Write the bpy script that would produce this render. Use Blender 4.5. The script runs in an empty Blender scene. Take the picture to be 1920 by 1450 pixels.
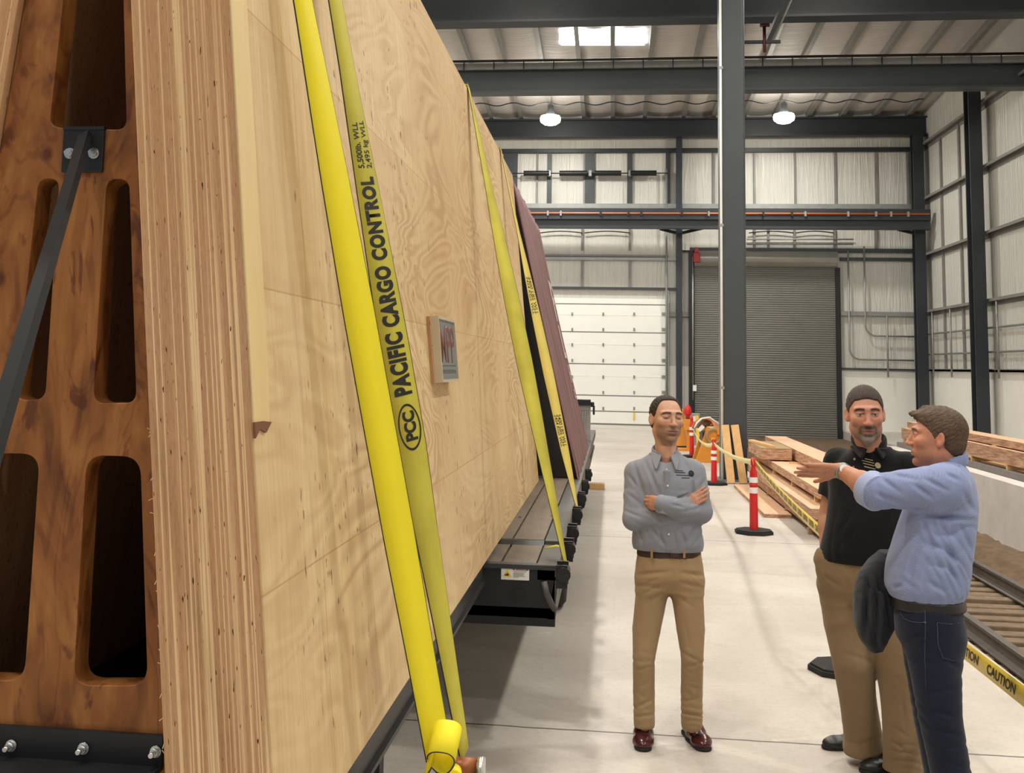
import bpy, bmesh, math, random
import numpy as np
from mathutils import Vector, Matrix
random.seed(7)
S = bpy.context.scene
COL = S.collection
PI = math.pi

# ------------------------------------------------------------------ camera, world, exposure
YAW, PIT, ROL, FPX, CX, CY, CAMH = -0.1231426, 0.1085827, 0.0197019, 2052.09, 898.597, 460.05, 1.95
def cam_axes():
    cy, sy, cp, sp, cr, sr = (math.cos(YAW), math.sin(YAW), math.cos(PIT), math.sin(PIT), math.cos(ROL), math.sin(ROL))
    f = Vector((sy*cp, cy*cp, sp)); rt = Vector((cy, -sy, 0)); up = rt.cross(f)
    return rt*cr+up*sr, -rt*sr+up*cr, f
CR, CU, CF = cam_axes()
CAMP = Vector((0, 0, CAMH))
cam = bpy.data.cameras.new('camera')
camo = bpy.data.objects.new('camera', cam); COL.objects.link(camo)
camo.matrix_world = Matrix(((CR.x, CU.x, -CF.x, 0), (CR.y, CU.y, -CF.y, 0), (CR.z, CU.z, -CF.z, CAMH), (0, 0, 0, 1)))
cam.sensor_fit = 'HORIZONTAL'; cam.sensor_width = 36.0; cam.lens = 36.0*FPX/1920
cam.shift_x = (960-CX)/1920; cam.shift_y = (CY-725)/1920
cam.clip_start = 0.05; cam.clip_end = 200
S.camera = camo

w = bpy.data.worlds.new('world'); S.world = w; w.use_nodes = True
w.node_tree.nodes['Background'].inputs[0].default_value = (0.80, 0.88, 1.0, 1)
w.node_tree.nodes['Background'].inputs[1].default_value = 0.18
S.view_settings.view_transform = 'Standard'; S.view_settings.look = 'None'
S.view_settings.gamma = 1.0; S.view_settings.use_curve_mapping = False
S.view_settings.exposure = 0.85
LAMP_W = 120.0          # each high bay lamp
LAMP_COL = (1.0, 0.965, 0.905)

# ------------------------------------------------------------------ pixel -> place (measuring aid: photo pixels on a known plane)
def ray(px, py): return CR*((px-CX)/FPX) - CU*((py-CY)/FPX) + CF
def at_z(px, py, z=0.0): d = ray(px, py); return CAMP + d*((z-CAMH)/d.z)
def at_y(px, py, Y): d = ray(px, py); return CAMP + d*(Y/d.y)
def at_x(px, py, X): d = ray(px, py); return CAMP + d*(X/d.x)

# ------------------------------------------------------------------ objects
def tag(o, label=None, cat=None, group=None, kind=None):
    if label: o['label'] = label
    if cat: o['category'] = cat
    if group: o['group'] = group
    if kind: o['kind'] = kind
    return o
def empty(name, loc=(0, 0, 0), label=None, cat=None, group=None, rot=(0, 0, 0)):
    o = bpy.data.objects.new(name, None); COL.objects.link(o); o.location = loc; o.rotation_euler = rot
    o.empty_display_size = 0.1
    return tag(o, label, cat, group)
def link(name, me, m=None, parent=None, smooth=False, bevel=0, loc=None, rot=None):
    o = bpy.data.objects.new(name, me); COL.objects.link(o)
    if m is not None and len(me.materials) == 0: me.materials.append(m)
    if smooth: me.shade_smooth()
    if bevel:
        b = o.modifiers.new('bevel', 'BEVEL'); b.width = bevel; b.segments = 2; b.limit_method = 'ANGLE'; b.angle_limit = 0.6
    if parent is not None: o.parent = parent
    if loc is not None: o.location = loc
    if rot is not None: o.rotation_euler = rot
    return o
def copy_tree(o, parent=None):
    c = o.copy(); COL.objects.link(c)
    if parent is not None: c.parent = parent
    for ch in list(o.children): copy_tree(ch, c)
    return c
class MB:
    def __init__(s): s.v = []; s.f = []; s.sm = []
    def add(s, vs, fs, smooth=False):
        n = len(s.v); s.v += [tuple(p) for p in vs]; s.f += [tuple(i+n for i in f) for f in fs]; s.sm += [smooth]*len(fs); return s
    def box(s, x0, x1, y0, y1, z0, z1):
        x0, x1 = min(x0, x1), max(x0, x1); y0, y1 = min(y0, y1), max(y0, y1); z0, z1 = min(z0, z1), max(z0, z1)
        return s.add([(x0,y0,z0),(x1,y0,z0),(x1,y1,z0),(x0,y1,z0),(x0,y0,z1),(x1,y0,z1),(x1,y1,z1),(x0,y1,z1)],
              [(0,3,2,1),(4,5,6,7),(0,1,5,4),(1,2,6,5),(2,3,7,6),(3,0,4,7)])
    def bar(s, a, b, wd, h, up=(0, 0, 1)):      # rectangular bar from a to b, wd across, h along up
        a, b = Vector(a), Vector(b); d = (b-a).normalized(); u = Vector(up); sd = d.cross(u)
        if sd.length < 1e-4: u = Vector((0, 1, 0)); sd = d.cross(u)
        sd.normalize(); u = sd.cross(d).normalized(); sd *= wd/2; u *= h/2
        vs = [a-sd-u, a+sd-u, a+sd+u, a-sd+u, b-sd-u, b+sd-u, b+sd+u, b-sd+u]
        return s.add(vs, [(0,1,2,3),(7,6,5,4),(0,4,5,1),(1,5,6,2),(2,6,7,3),(3,7,4,0)])
    def cyl(s, a, b, r, r2=None, n=16, caps=True):
        a, b = Vector(a), Vector(b); r2 = r if r2 is None else r2; d = (b-a).normalized()
        u = d.orthogonal().normalized(); v = d.cross(u)
        ring = [(math.cos(2*PI*i/n), math.sin(2*PI*i/n)) for i in range(n)]
        k = len(s.v)
        s.add([a+(u*c+v*q)*r for c, q in ring]+[b+(u*c+v*q)*r2 for c, q in ring],
              [(i, (i+1) % n, n+(i+1) % n, n+i) for i in range(n)], True)
        if caps:
            s.f += [tuple(k+i for i in reversed(range(n))), tuple(k+n+i for i in range(n))]; s.sm += [False]*2
        return s
    def tube(s, pts, r, n=8, caps=True):
        pts = [Vector(p) for p in pts]; m = len(pts); fr = None; k = len(s.v); vs = []
        for i, p in enumerate(pts):
            t = (pts[min(i+1, m-1)]-pts[max(i-1, 0)]).normalized()
            u = t.orthogonal().normalized() if fr is None else (fr-t*fr.dot(t)).normalized()
            fr = u; v = t.cross(u); rr = r[i] if isinstance(r, (list, tuple)) else r
            vs += [p+(u*math.cos(2*PI*j/n)+v*math.sin(2*PI*j/n))*rr for j in range(n)]
        s.add(vs, [(i*n+j, i*n+(j+1) % n, (i+1)*n+(j+1) % n, (i+1)*n+j) for i in range(m-1) for j in range(n)], True)
        if caps: s.f += [tuple(k+i for i in reversed(range(n))), tuple(k+(m-1)*n+i for i in range(n))]; s.sm += [False]*2
        return s
    def lathe(s, prof, c=(0, 0, 0), n=24, ax='z'):
        k = len(prof); vs = []
        for i in range(n):
            ca, sa = math.cos(2*PI*i/n), math.sin(2*PI*i/n)
            for r, h in prof:
                vs.append((c[0]+r*ca, c[1]+r*sa, c[2]+h) if ax == 'z' else (c[0]+r*ca, c[1]+h, c[2]+r*sa) if ax == 'y' else (c[0]+h, c[1]+r*ca, c[2]+r*sa))
        return s.add(vs, [(i*k+j, ((i+1) % n)*k+j, ((i+1) % n)*k+j+1, i*k+j+1) for i in range(n) for j in range(k-1)], True)
    def prism(s, poly, a0, a1, ax='y'):
        n = len(poly)
        def P(p, h): return (p[0], h, p[1]) if ax == 'y' else (p[0], p[1], h) if ax == 'z' else (h, p[0], p[1])
        return s.add([P(p, a0) for p in poly]+[P(p, a1) for p in poly],
              [tuple(range(n)), tuple(reversed(range(n, 2*n)))]+[(i, n+i, n+(i+1) % n, (i+1) % n) for i in range(n)])
    def strip(s, L, R, smooth=True):            # ribbon between two rails
        n = len(L); return s.add(list(L)+list(R), [(i, i+1, n+i+1, n+i) for i in range(n-1)], smooth)
    def mesh(s, name):
        me = bpy.data.meshes.new(name); me.from_pydata(s.v, [], s.f)
        me.polygons.foreach_set('use_smooth', s.sm); me.update()
        bm = bmesh.new(); bm.from_mesh(me); bmesh.ops.recalc_face_normals(bm, faces=bm.faces); bm.to_mesh(me); bm.free()
        return me
    def build(s, name, m, parent=None, bevel=0, loc=None, rot=None, solid=0):
        o = link(name, s.mesh(name), m, parent, False, bevel, loc, rot)
        if solid:
            q = o.modifiers.new('solid', 'SOLIDIFY'); q.thickness = solid; q.offset = 0
        return o
def box(name, m, x0, x1, y0, y1, z0, z1, parent=None, bevel=0): return MB().box(x0, x1, y0, y1, z0, z1).build(name, m, parent, bevel)
def arc(c, r, a0, a1, n): return [(c[0]+r*math.cos(a0+(a1-a0)*i/n), c[1]+r*math.sin(a0+(a1-a0)*i/n)) for i in range(n+1)]
def rounded(pts, r, n=6):                       # round the corners of a polygon
    out = []; k = len(pts)
    for i in range(k):
        p = Vector(pts[i]); a = Vector(pts[i-1]); b = Vector(pts[(i+1) % k])
        da, db = (a-p).normalized(), (b-p).normalized(); rr = min(r, (a-p).length*.49, (b-p).length*.49)
        for j in range(n+1):
            t = j/n; out.append(tuple((p+da*rr)*(1-t)**2+p*2*t*(1-t)+(p+db*rr)*t**2))
    return out
def flat_shape(outer, holes, depth, bev=0.0):   # filled outline with holes, thickness depth -> mesh in XY, thickness along Z
    cu = bpy.data.curves.new('outline', 'CURVE'); cu.dimensions = '2D'; cu.fill_mode = 'BOTH'; cu.extrude = depth/2; cu.bevel_depth = bev
    for poly in [outer]+holes:
        sp = cu.splines.new('POLY'); sp.points.add(len(poly)-1); sp.use_cyclic_u = True
        for q, p in zip(sp.points, poly): q.co = (p[0], p[1], 0, 1)
    o = bpy.data.objects.new('outline', cu); COL.objects.link(o)
    dg = bpy.context.evaluated_depsgraph_get(); dg.update()
    me = bpy.data.meshes.new_from_object(o.evaluated_get(dg)); bpy.data.objects.remove(o); bpy.data.curves.remove(cu)
    return me
def text_mesh(txt, size=1.0, bold=0.0, align='CENTER', sx=1.0, space=1.0, shear=0.0):
    cu = bpy.data.curves.new('lettering', 'FONT'); cu.body = txt; cu.size = size; cu.align_x = align; cu.align_y = 'CENTER'
    cu.offset = bold; cu.space_character = space; cu.resolution_u = 4; cu.shear = shear
    o = bpy.data.objects.new('lettering', cu); COL.objects.link(o)
    dg = bpy.context.evaluated_depsgraph_get(); dg.update()
    me = bpy.data.meshes.new_from_object(o.evaluated_get(dg)); bpy.data.objects.remove(o); bpy.data.curves.remove(cu)
    for v in me.vertices: v.co.x *= sx
    return me
def map_mesh(me, fn):
    for v in me.vertices: v.co = fn(v.co.x, v.co.y, v.co.z)
    me.update(); return me

# ------------------------------------------------------------------ materials
def lin(c):
    c = [x/255 if max(c) > 1.001 else x for x in c]
    return tuple(x/12.92 if x <= 0.04045 else ((x+0.055)/1.055)**2.4 for x in c)+(1.0,)
class NT:
    def __init__(s, name):
        s.m = bpy.data.materials.new(name); s.m.use_nodes = True; s.t = s.m.node_tree; s.N = s.t.nodes; s.b = s.N['Principled BSDF']
        s.co = None
    def n(s, typ, **kw):
        x = s.N.new('ShaderNode'+typ)
        for k, v in kw.items(): setattr(x, k, v)
        return x
    def l(s, a, b): s.t.links.new(a, b)
    def set(s, sock, v):
        if hasattr(v, 'is_output') or hasattr(v, 'links'): s.l(v, sock)
        else: sock.default_value = v
    def obj(s):
        if s.co is None: s.co = s.n('TexCoord')
        return s.co.outputs['Object']
    def mapping(s, scale=(1, 1, 1), loc=(0, 0, 0), rot=(0, 0, 0), src=None):
        mp = s.n('Mapping'); s.l(src or s.obj(), mp.inputs[0])
        mp.inputs['Scale'].default_value = scale; mp.inputs['Location'].default_value = loc; mp.inputs['Rotation'].default_value = rot
        return mp.outputs[0]
    def noise(s, vec, scale, detail=4, rough=.55, dist=0):
        x = s.n('TexNoise'); s.l(vec, x.inputs['Vector']); x.inputs['Scale'].default_value = scale; x.inputs['Detail'].default_value = detail
        x.inputs['Roughness'].default_value = rough; x.inputs['Distortion'].default_value = dist
        return x.outputs[0]
    def ramp(s, fac, stops, interp='LINEAR'):
        x = s.n('ValToRGB'); s.l(fac, x.inputs[0]); x.color_ramp.interpolation = interp
        e = x.color_ramp.elements
        while len(e) < len(stops): e.new(0.5)
        for q, (p, c) in zip(e, stops): q.position = p; q.color = c if len(c) == 4 else tuple(c)+(1,)
        return x.outputs[0]
    def mix(s, fac, a, b, mode='MIX'):
        x = s.n('Mix', data_type='RGBA', blend_type=mode); s.set(x.inputs[0], fac); s.set(x.inputs[6], a); s.set(x.inputs[7], b); return x.outputs[2]
    def math(s, op, a, b=0.0, clamp=False):
        x = s.n('Math', operation=op, use_clamp=clamp); s.set(x.inputs[0], a); s.set(x.inputs[1], b); return x.outputs[0]
    def sep(s, vec=None):
        x = s.n('SeparateXYZ'); s.l(vec or s.obj(), x.inputs[0]); return x.outputs
    def bump(s, h, strength=.3, dist=.01):
        x = s.n('Bump'); s.l(h, x.inputs['Height']); x.inputs['Strength'].default_value = strength; x.inputs['Distance'].default_value = dist
        s.l(x.outputs[0], s.b.inputs['Normal'])
    def fin(s, col, rough=.6, metal=0.0, spec=.5):
        s.set(s.b.inputs['Base Color'], col); s.set(s.b.inputs['Roughness'], rough); s.b.inputs['Metallic'].default_value = metal
        s.b.inputs['Specular IOR Level'].default_value = spec
        return s.m
BW = lambda v: (v, v, v, 1)
def mat(name, c, rough=.6, metal=0.0, var=.08, scale=6, bump=0, spec=.5, bscale=60):
    t = NT(name); c = lin(c); n = t.noise(t.obj(), scale, 5)
    col = t.mix(1.0, c, t.ramp(n, [(.25, BW(1-var)), (.75, BW(1+var))]), 'MULTIPLY')
    if bump: t.bump(t.noise(t.obj(), bscale, 3), bump, .004)
    return t.fin(col, rough, metal, spec)
def emit(name, c, strength):
    t = NT(name); t.b.inputs['Emission Color'].default_value = lin(c); t.b.inputs['Emission Strength'].default_value = strength
    n = t.noise(t.obj(), 8, 2); return t.fin(t.mix(n, lin(c), lin([x*.96 for x in c])), .5)
def wood(name, c1, c2, axis='y', scale=9, rough=.6, speck=0.0, dark=None, contrast=1.0, ring=0):
    """grain stretched along axis; optional dark knots and specks"""
    t = NT(name); st = {'x': (.12, 1, 1), 'y': (1, .12, 1), 'z': (1, 1, .12)}[axis]
    v = t.mapping(st); n1 = t.noise(v, scale, 5, .6, 1.2); n2 = t.noise(v, scale*7, 3, .6)
    f = t.math('ADD', t.math('MULTIPLY', n1, .75), t.math('MULTIPLY', n2, .25))
    lo, hi = .5-.22*contrast, .5+.22*contrast
    col = t.ramp(f, [(max(lo, 0), lin(c2)), (min(hi, 1), lin(c1))])
    if speck:
        k = t.noise(t.mapping({'x': (.3, 1, 1), 'y': (1, .3, 1), 'z': (1, 1, .3)}[axis]), 16, 3, .6)
        col = t.mix(t.ramp(k, [(.68-.05*speck, BW(0)), (.76-.05*speck, BW(1))]), col, lin(dark or (90, 60, 35)))
    t.bump(n2, .08, .003)
    return t.fin(col, rough)
# ------------------------------------------------------------------ building materials
def concrete_mat():
    t = NT('concrete_floor'); v = t.obj()
    n1 = t.noise(v, .55, 6, .6, .4); n2 = t.noise(t.mapping((.8, 1.25, 1)), 1.9, 7, .68, .6); n3 = t.noise(v, 28, 3)
    c = t.ramp(n1, [(.30, lin((182, 173, 162))), (.52, lin((200, 192, 182))), (.72, lin((214, 207, 198)))])
    c = t.mix(t.ramp(n2, [(.50, BW(0)), (.70, BW(.40))]), c, lin((170, 158, 146)))
    c = t.mix(t.ramp(n2, [(.27, BW(.5)), (.36, BW(0))]), c, lin((232, 229, 224)))
    c = t.mix(t.ramp(n3, [(.3, BW(.18)), (.5, BW(0))]), c, lin((140, 132, 124)))
    x, y, z = t.sep()[:3]
    wob = t.math('MULTIPLY', t.noise(v, 3, 3), .03)
    fr = t.math('FRACT', t.math('DIVIDE', t.math('ADD', t.math('SUBTRACT', y, 6.18-6.87*3), wob), 6.87))
    j = t.math('LESS_THAN', fr, .0026)
    c = t.mix(t.math('MULTIPLY', j, .85), c, lin((66, 58, 52)))
    t.bump(n3, .05, .002)
    return t.fin(c, t.ramp(n1, [(.3, BW(.42)), (.7, BW(.58))]), 0, .4)
def insulation_mat(name='vinyl_insulation', c=(216, 214, 206), horizontal=False, rough=.30):
    t = NT(name)
    st = (9, 9, .55) if not horizontal else (.5, 6, 6)
    n = t.noise(t.mapping(st), .9, 4, .6, 1.0); n2 = t.noise(t.obj(), 1.1, 3)
    col = t.mix(t.ramp(n2, [(.3, BW(0)), (.7, BW(1))]), lin([x*.965 for x in c]), lin(c))
    t.bump(n, .9, .05)
    return t.fin(col, rough, 0, .45)
M = {}
M['concrete'] = concrete_mat()
M['insul'] = insulation_mat(); M['roof_insul'] = insulation_mat('roof_insulation', (206, 200, 195), True, .62)
M['white_panel'] = mat('white_wainscot_panel', (240, 238, 230), .5, 0, .03, 2)
M['steel'] = mat('grey_painted_steel', (60, 65, 68), .45, .0, .10, 2, .05)
M['steel_dark'] = mat('dark_blue_grey_steel', (42, 47, 53), .45, .0, .10, 2)
M['galv'] = mat('galvanised_steel', (150, 152, 150), .42, .35, .12, 5)
M['girt'] = mat('grey_girt_steel', (132, 130, 127), .5, .1, .12, 3)
M['black'] = mat('black_steel', (22, 23, 25), .45, .0, .25, 8)
M['black_rough'] = mat('black_rubber', (30, 29, 28), .8, 0, .2, 20, .1)
M['door_white'] = mat('white_door_paint', (241, 241, 234), .45, 0, .02, 3)
M['hinge'] = mat('grey_hinge_metal', (150, 148, 140), .4, .5)
M['shutter'] = mat('grey_green_shutter_steel', (116, 115, 109), .42, .2, .06, 2)
M['hood'] = mat('grey_hood_steel', (152, 150, 144), .3, .35, .05, 2)
M['copper'] = mat('orange_conductor', (205, 112, 66), .4, .1)
M['red'] = mat('red_paint', (158, 34, 38), .45, 0, .06)
M['white'] = mat('white_plastic', (235, 235, 232), .4, 0, .02)
M['dirt'] = mat('brown_dirt', (104, 84, 62), .95, 0, .35, 7, .6, bscale=30)
M['retaining'] = mat('pale_concrete_wall', (214, 208, 202), .8, 0, .10, 3, .1)
M['rail_steel'] = mat('worn_rail_steel', (98, 90, 84), .5, .3, .2, 10)
M['tie'] = mat('weathered_tie_wood', (118, 100, 80), .9, 0, .35, 9, .5)
M['lens'] = emit('lamp_lens_glow', (255, 250, 236), 42)
M['sky_panel'] = emit('skylight_daylight', (250, 252, 255), 9)
M['yellow'] = mat('yellow_paint', (226, 190, 40), .5)

def struct(o, label=None): return tag(o, label, None, None, 'structure')

# ------------------------------------------------------------------ ground, walls, roof
struct(box('floor', M['concrete'], -14, 2.6, -9, 38.2, -.5, 0), 'pale grey concrete slab with saw cut joints')
struct(box('floor', M['concrete'], 5.45, 10.6, -9, 22.4, -.6, .5), 'raised concrete floor behind the low concrete wall')
struct(box('floor', M['concrete'], 7.55, 10.6, 22.4, 38.2, -.6, 0), 'low concrete floor beyond the end of the raised floor')
struct(box('trim_1', M['retaining'], 5.2, 5.45, -9, 22.4, -.6, .53), 'low pale concrete retaining wall beside the track')
def dirt():
    nx, ny = 36, 300; vs = []; rnd = random.Random(3)
    for j in range(ny+1):
        for i in range(nx+1):
            x = 2.6+2.6*i/nx; y = 1+37*j/ny
            z = -.372+.020*rnd.uniform(-1, 1)+(.09 if x > 4.35 else 0)*min(1, (x-4.35)/.4)+.02*math.sin(7*x+3*y)*math.sin(2.3*y)
            if x < 2.95: z -= .03
            vs.append((x, y, z))
    fs = [(j*(nx+1)+i, j*(nx+1)+i+1, (j+1)*(nx+1)+i+1, (j+1)*(nx+1)+i) for j in range(ny) for i in range(nx)]
    return MB().add(vs, fs, True).add([(5.19, 22.3, -.26), (7.56, 22.3, -.26), (7.56, 38, -.26), (5.19, 38, -.26)], [(0, 1, 2, 3)]).build('dirt_bed', M['dirt'])
struct(dirt(), 'brown dirt and ballast bed under the railway track')
YW, XW = 38.0, 10.36
struct(box('wall_back', M['insul'], -14, XW+.2, YW, YW+.2, -.5, 10.75), 'far end wall covered in white vinyl insulation')
struct(box('wall_right', M['insul'], XW, XW+.2, -9, YW, -.3, 13.6), 'side wall covered in white vinyl insulation')
struct(box('wall_left', M['insul'], -14.2, -14, -9, YW, -.5, 13.6), 'opposite side wall covered in white vinyl insulation')
def zroof(y): return 10.95+.066*(31.5-y)
# roof insulation sagging between purlins
PX = sorted([at_y(px, 112, 31.5).x for px in (879, 945, 1013, 1083, 1147, 1218, 1305, 1372, 1440, 1510, 1585, 1660, 1735, 1810, 1852)])
while PX[0] > -13: PX.insert(0, PX[0]-1.06)
def roof():
    vs, fs = [], []; xs = [-14]
    for a, b in zip([-14]+PX, PX+[XW+.2]):
        for k in range(1, 7): xs.append(a+(b-a)*k/6)
    ys = [-9+47*j/94 for j in range(95)]
    ed = sorted([-14]+PX+[XW+.2])
    for y in ys:
        for x in xs:
            a = max(e for e in ed if e <= x+1e-6); b = min([e for e in ed if e > x+1e-6] or [x+1])
            t = (x-a)/(b-a); vs.append((x, y, zroof(y)+.22-.07*math.sin(PI*t)+.012*math.sin(5.1*y+x*2)))
    n = len(xs)
    fs = [(j*n+i, j*n+i+1, (j+1)*n+i+1, (j+1)*n+i) for j in range(len(ys)-1) for i in range(n-1)]
    return MB().add(vs, fs, True).build('ceiling', M['roof_insul'])
struct(roof(), 'sagging white roof insulation between the purlins')
for x in PX:
    p = MB().bar((x, -9, zroof(-9)+.1), (x, 37.9, zroof(37.9)+.1), .07, .2)
    p.bar((x+.05, -9, zroof(-9)+.005), (x+.05, 37.9, zroof(37.9)+.005), .09, .012)
    struct(p.build('purlin', M['girt']), 'grey steel roof purlin')
# skylight strip
p1, p2 = at_y(1050, 69, 30.2), at_y(1210, 69, 30.2)
sk = MB()
for k in range(3):
    xa = p1.x+(p2.x-p1.x)*(k/3); xb = p1.x+(p2.x-p1.x)*((k+1)/3)
zs = zroof(30.2)+.17
e1 = at_z(1052, 80, zs); e2 = at_z(1208, 80, zs); e3 = at_z(1208, 56, zs); e4 = at_z(1050, 56, zs)
sk.add([(e1.x, e1.y, zroof(e1.y)+.13), (e2.x, e2.y, zroof(e2.y)+.13), (e3.x, e3.y, zroof(e3.y)+.13), (e4.x, e4.y, zroof(e4.y)+.13),
        (e1.x, e1.y, zroof(e1.y)+.20), (e2.x, e2.y, zroof(e2.y)+.20), (e3.x, e3.y, zroof(e3.y)+.20), (e4.x, e4.y, zroof(e4.y)+.20)],
       [(0, 1, 2, 3), (4, 7, 6, 5), (0, 4, 5, 1), (1, 5, 6, 2), (2, 6, 7, 3), (3, 7, 4, 0)])
struct(sk.build('window_1', M['sky_panel']), 'bright translucent skylight panel in the roof')

# ------------------------------------------------------------------ frames: beams and columns
def ibeam_x(name, y, z0, z1, x0, x1, m, wf=.36, tf=.05):
    b = MB().box(x0, x1, y-wf/2, y+wf/2, z0, z0+tf).box(x0, x1, y-wf/2, y+wf/2, z1-tf, z1).box(x0, x1, y-.02, y+.02, z0+tf, z1-tf)
    return b.build(name, m)
struct(ibeam_x('roof_beam', 37.55, 9.86, 10.50, -14, XW, M['steel_dark']), 'dark roof beam along the far wall')
struct(ibeam_x('roof_beam', 28.6, 9.17, 9.86, -14, XW, M['steel'], .45), 'long grey steel roof beam, second from the far wall')
struct(ibeam_x('roof_beam', 25.2, 10.00, 11.35, -14, XW, M['steel_dark'], .5), 'deep dark steel roof beam nearest along the top')
struct(ibeam_x('roof_beam', 18.9, 10.4, 11.7, -14, XW, M['steel_dark'], .5), 'steel roof beam over the tall column')
# upper edge strip of the second beam with hanger clips, and thin pipes
def xpipe(name, y, z, x0, x1, r, m, label, cat='pipe'): return tag(MB().tube([(x0, y, z), (x1, y, z)], r).build(name, m), label, cat)
za = at_y(1100, 112, 28.3).z
xpipe('cable_pipe', 28.3, za, -9, XW-.01, .035, M['black'], 'thin black pipe along the top of the second grey roof beam')
st = struct(box('trim_2', M['galv'], -9, XW, 28.32, 28.40, za-.22, za-.05), 'pale steel edge strip above the second roof beam')
for px in range(870, 1920, 56):
    q = at_y(px, 118, 28.3); box('strip_clip', M['steel'], q.x-.015, q.x+.015, 28.29, 28.32, za-.24, za-.03, st)
zb_ = at_y(1100, 44, 26.2).z
xpipe('sprinkler_pipe', 26.2, zb_, -8, 8.2, .045, M['black'], 'black sprinkler pipe running under the roof behind the nearest beam')
q = at_y(1433, 45, 26.2); r_ = at_y(1436, 98, 26.2)
t = empty('sprinkler_drop', q, 'short dark red sprinkler drop pipe beside the tall grey column', 'pipe')
b = MB().tube([(0, 0, 0), (0, 0, r_.z-q.z)], .04); M['dark_red'] = mat('dark_red_pipe_paint', (74, 26, 26), .5); b.build('riser', M['dark_red'], t)
hx0 = at_y(1392, 78, 26.2); hx1 = at_y(1464, 78, 26.2)
MB().bar((hx0.x-q.x, .06, hx0.z-q.z), (hx1.x-q.x, .06, hx0.z-q.z), .08, .07).build('crossbar', M['black'], t)
MB().tube([(-.1, 0, -.02), (.12, 0, -.02)], .055).build('coupling', M['dark_red'], t)
t = empty('brace_rod', at_y(1441, 73, 24.4), 'slanted steel brace bar rising past the nearest roof beam', 'brace')
o0 = Vector(t.location); e = at_y(1476, -6, 21.8)
MB().bar((0, 0, 0), e-o0, .10, .10).build('bar', M['steel'], t); MB().tube([Vector((.12, 0, .0)), e-o0+Vector((.10, 0, 0))], .025).build('rod', M['galv'], t)
# sagging cable
pts = [(x, 34.6, 10.35+.05*math.cos((x-PX[0])/1.06*2*PI)) for x in np.linspace(-5, 9.5, 120)]
tag(MB().tube(pts, .018, 6).build('roof_cable', M['black']), 'thin sagging cable strung below the roof near the far wall', 'cable')

# tall column in the aisle
cl, crr = at_y(1352, 880, 19.93).x, at_y(1402, 880, 19.93).x
c = empty('steel_column', ((cl+crr)/2, 20.12, 0)); struct(c, 'tall grey square steel column standing in the aisle')
hw = (crr-cl)/2
b = MB().prism(rounded([(-hw, -.19), (hw, -.19), (hw, .19), (-hw, .19)], .055, 5), 0, 11.4, 'z'); b.build('shaft', M['steel'], c)
box('base_plate', M['girt'], -hw-.12, hw+.55, -.3, .3, 0, .03, c)
MB().tube([(-hw+.02, -.215, .02), (-hw+.02, -.215, 11.3)], .022).build('conduit', M['white'], c)  # white tube added to stand for the lit edge of the column flange
for z in (1.6, 4.5, 7.4): box('edge_tube_clip', M['galv'], -hw-.01, -hw+.06, -.24, -.19, z, z+.05, c)

# right wall columns
x0, x1 = at_y(1828, 760, 31.5).x, at_y(1852, 760, 31.5).x
b = MB().box(x0, x1, 31.3, 31.36, 0, 10.6).box(x0, x1, 31.7, 31.76, 0, 10.6).box((x0+x1)/2-.02, (x0+x1)/2+.02, 31.36, 31.7, 0, 10.6)
struct(b.build('steel_column', M['steel_dark']), 'dark steel wall column nearer along the side wall')
x0, x1 = at_y(1723, 760, 37.3).x, at_y(1742, 760, 37.3).x
b = MB().box(x0-.02, x1, 37.2, 37.26, 0, 9.86).box(x0, x1, 37.6, 37.66, 0, 9.86).box((x0+x1)/2-.02, (x0+x1)/2+.02, 37.26, 37.6, 0, 9.86)
struct(b.build('steel_column', M['steel_dark']), 'dark steel column in the far corner')
x0, x1 = at_y(1268, 600, 37.7).x, at_y(1279, 600, 37.7).x
struct(box('steel_column', M['steel_dark'], x0, x1, 37.6, 37.95, 0, 9.9), 'slim dark column between the two doors')
# crane runway beam with conductor
cz = lambda py, Y: at_y(1400, py, Y).z
YC = 36.75
xr = at_y(1743, 410, YC).x
t = empty('crane_beam', (0, YC, 0)); struct(t, 'dark runway beam with an orange conductor rail along the far wall')
MB().box(-9, xr, -.14, .14, cz(413, YC), cz(393, YC)).build('top_flange', M['steel_dark'], t)
MB().box(-9, xr, .02, .08, cz(429, YC), cz(413, YC)).build('web', M['steel'], t)
MB().box(-9, xr, -.12, .12, cz(430, YC), cz(427, YC)).build('bottom_flange', M['steel_dark'], t)
MB().tube([(-9, -.18, cz(402, YC)), (xr-.05, -.18, cz(402, YC))], .032).build('conductor', M['copper'], t)
for px in (1028, 1052, 1126, 1178, 1202, 1278, 1328, 1430, 1483, 1508, 1588, 1640, 1668, 1700):
    q = at_y(px, 402, YC); box('conductor_hanger', M['black'] if px % 4 else M['galv'], q.x-.03, q.x+.03, -.24, -.13, cz(407, YC), cz(398, YC), t)
for a, bb in (((1237, 429), (1268, 437)), ((1279, 437), (1317, 428)), ((1683, 430), (1712, 437))):
    s0, s1 = at_y(*a, 37.2), at_y(*bb, 37.2)
    struct(MB().bar(s0, s1, .08, .1).build('brace', M['black']), 'short black knee brace under the runway beam')

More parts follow.
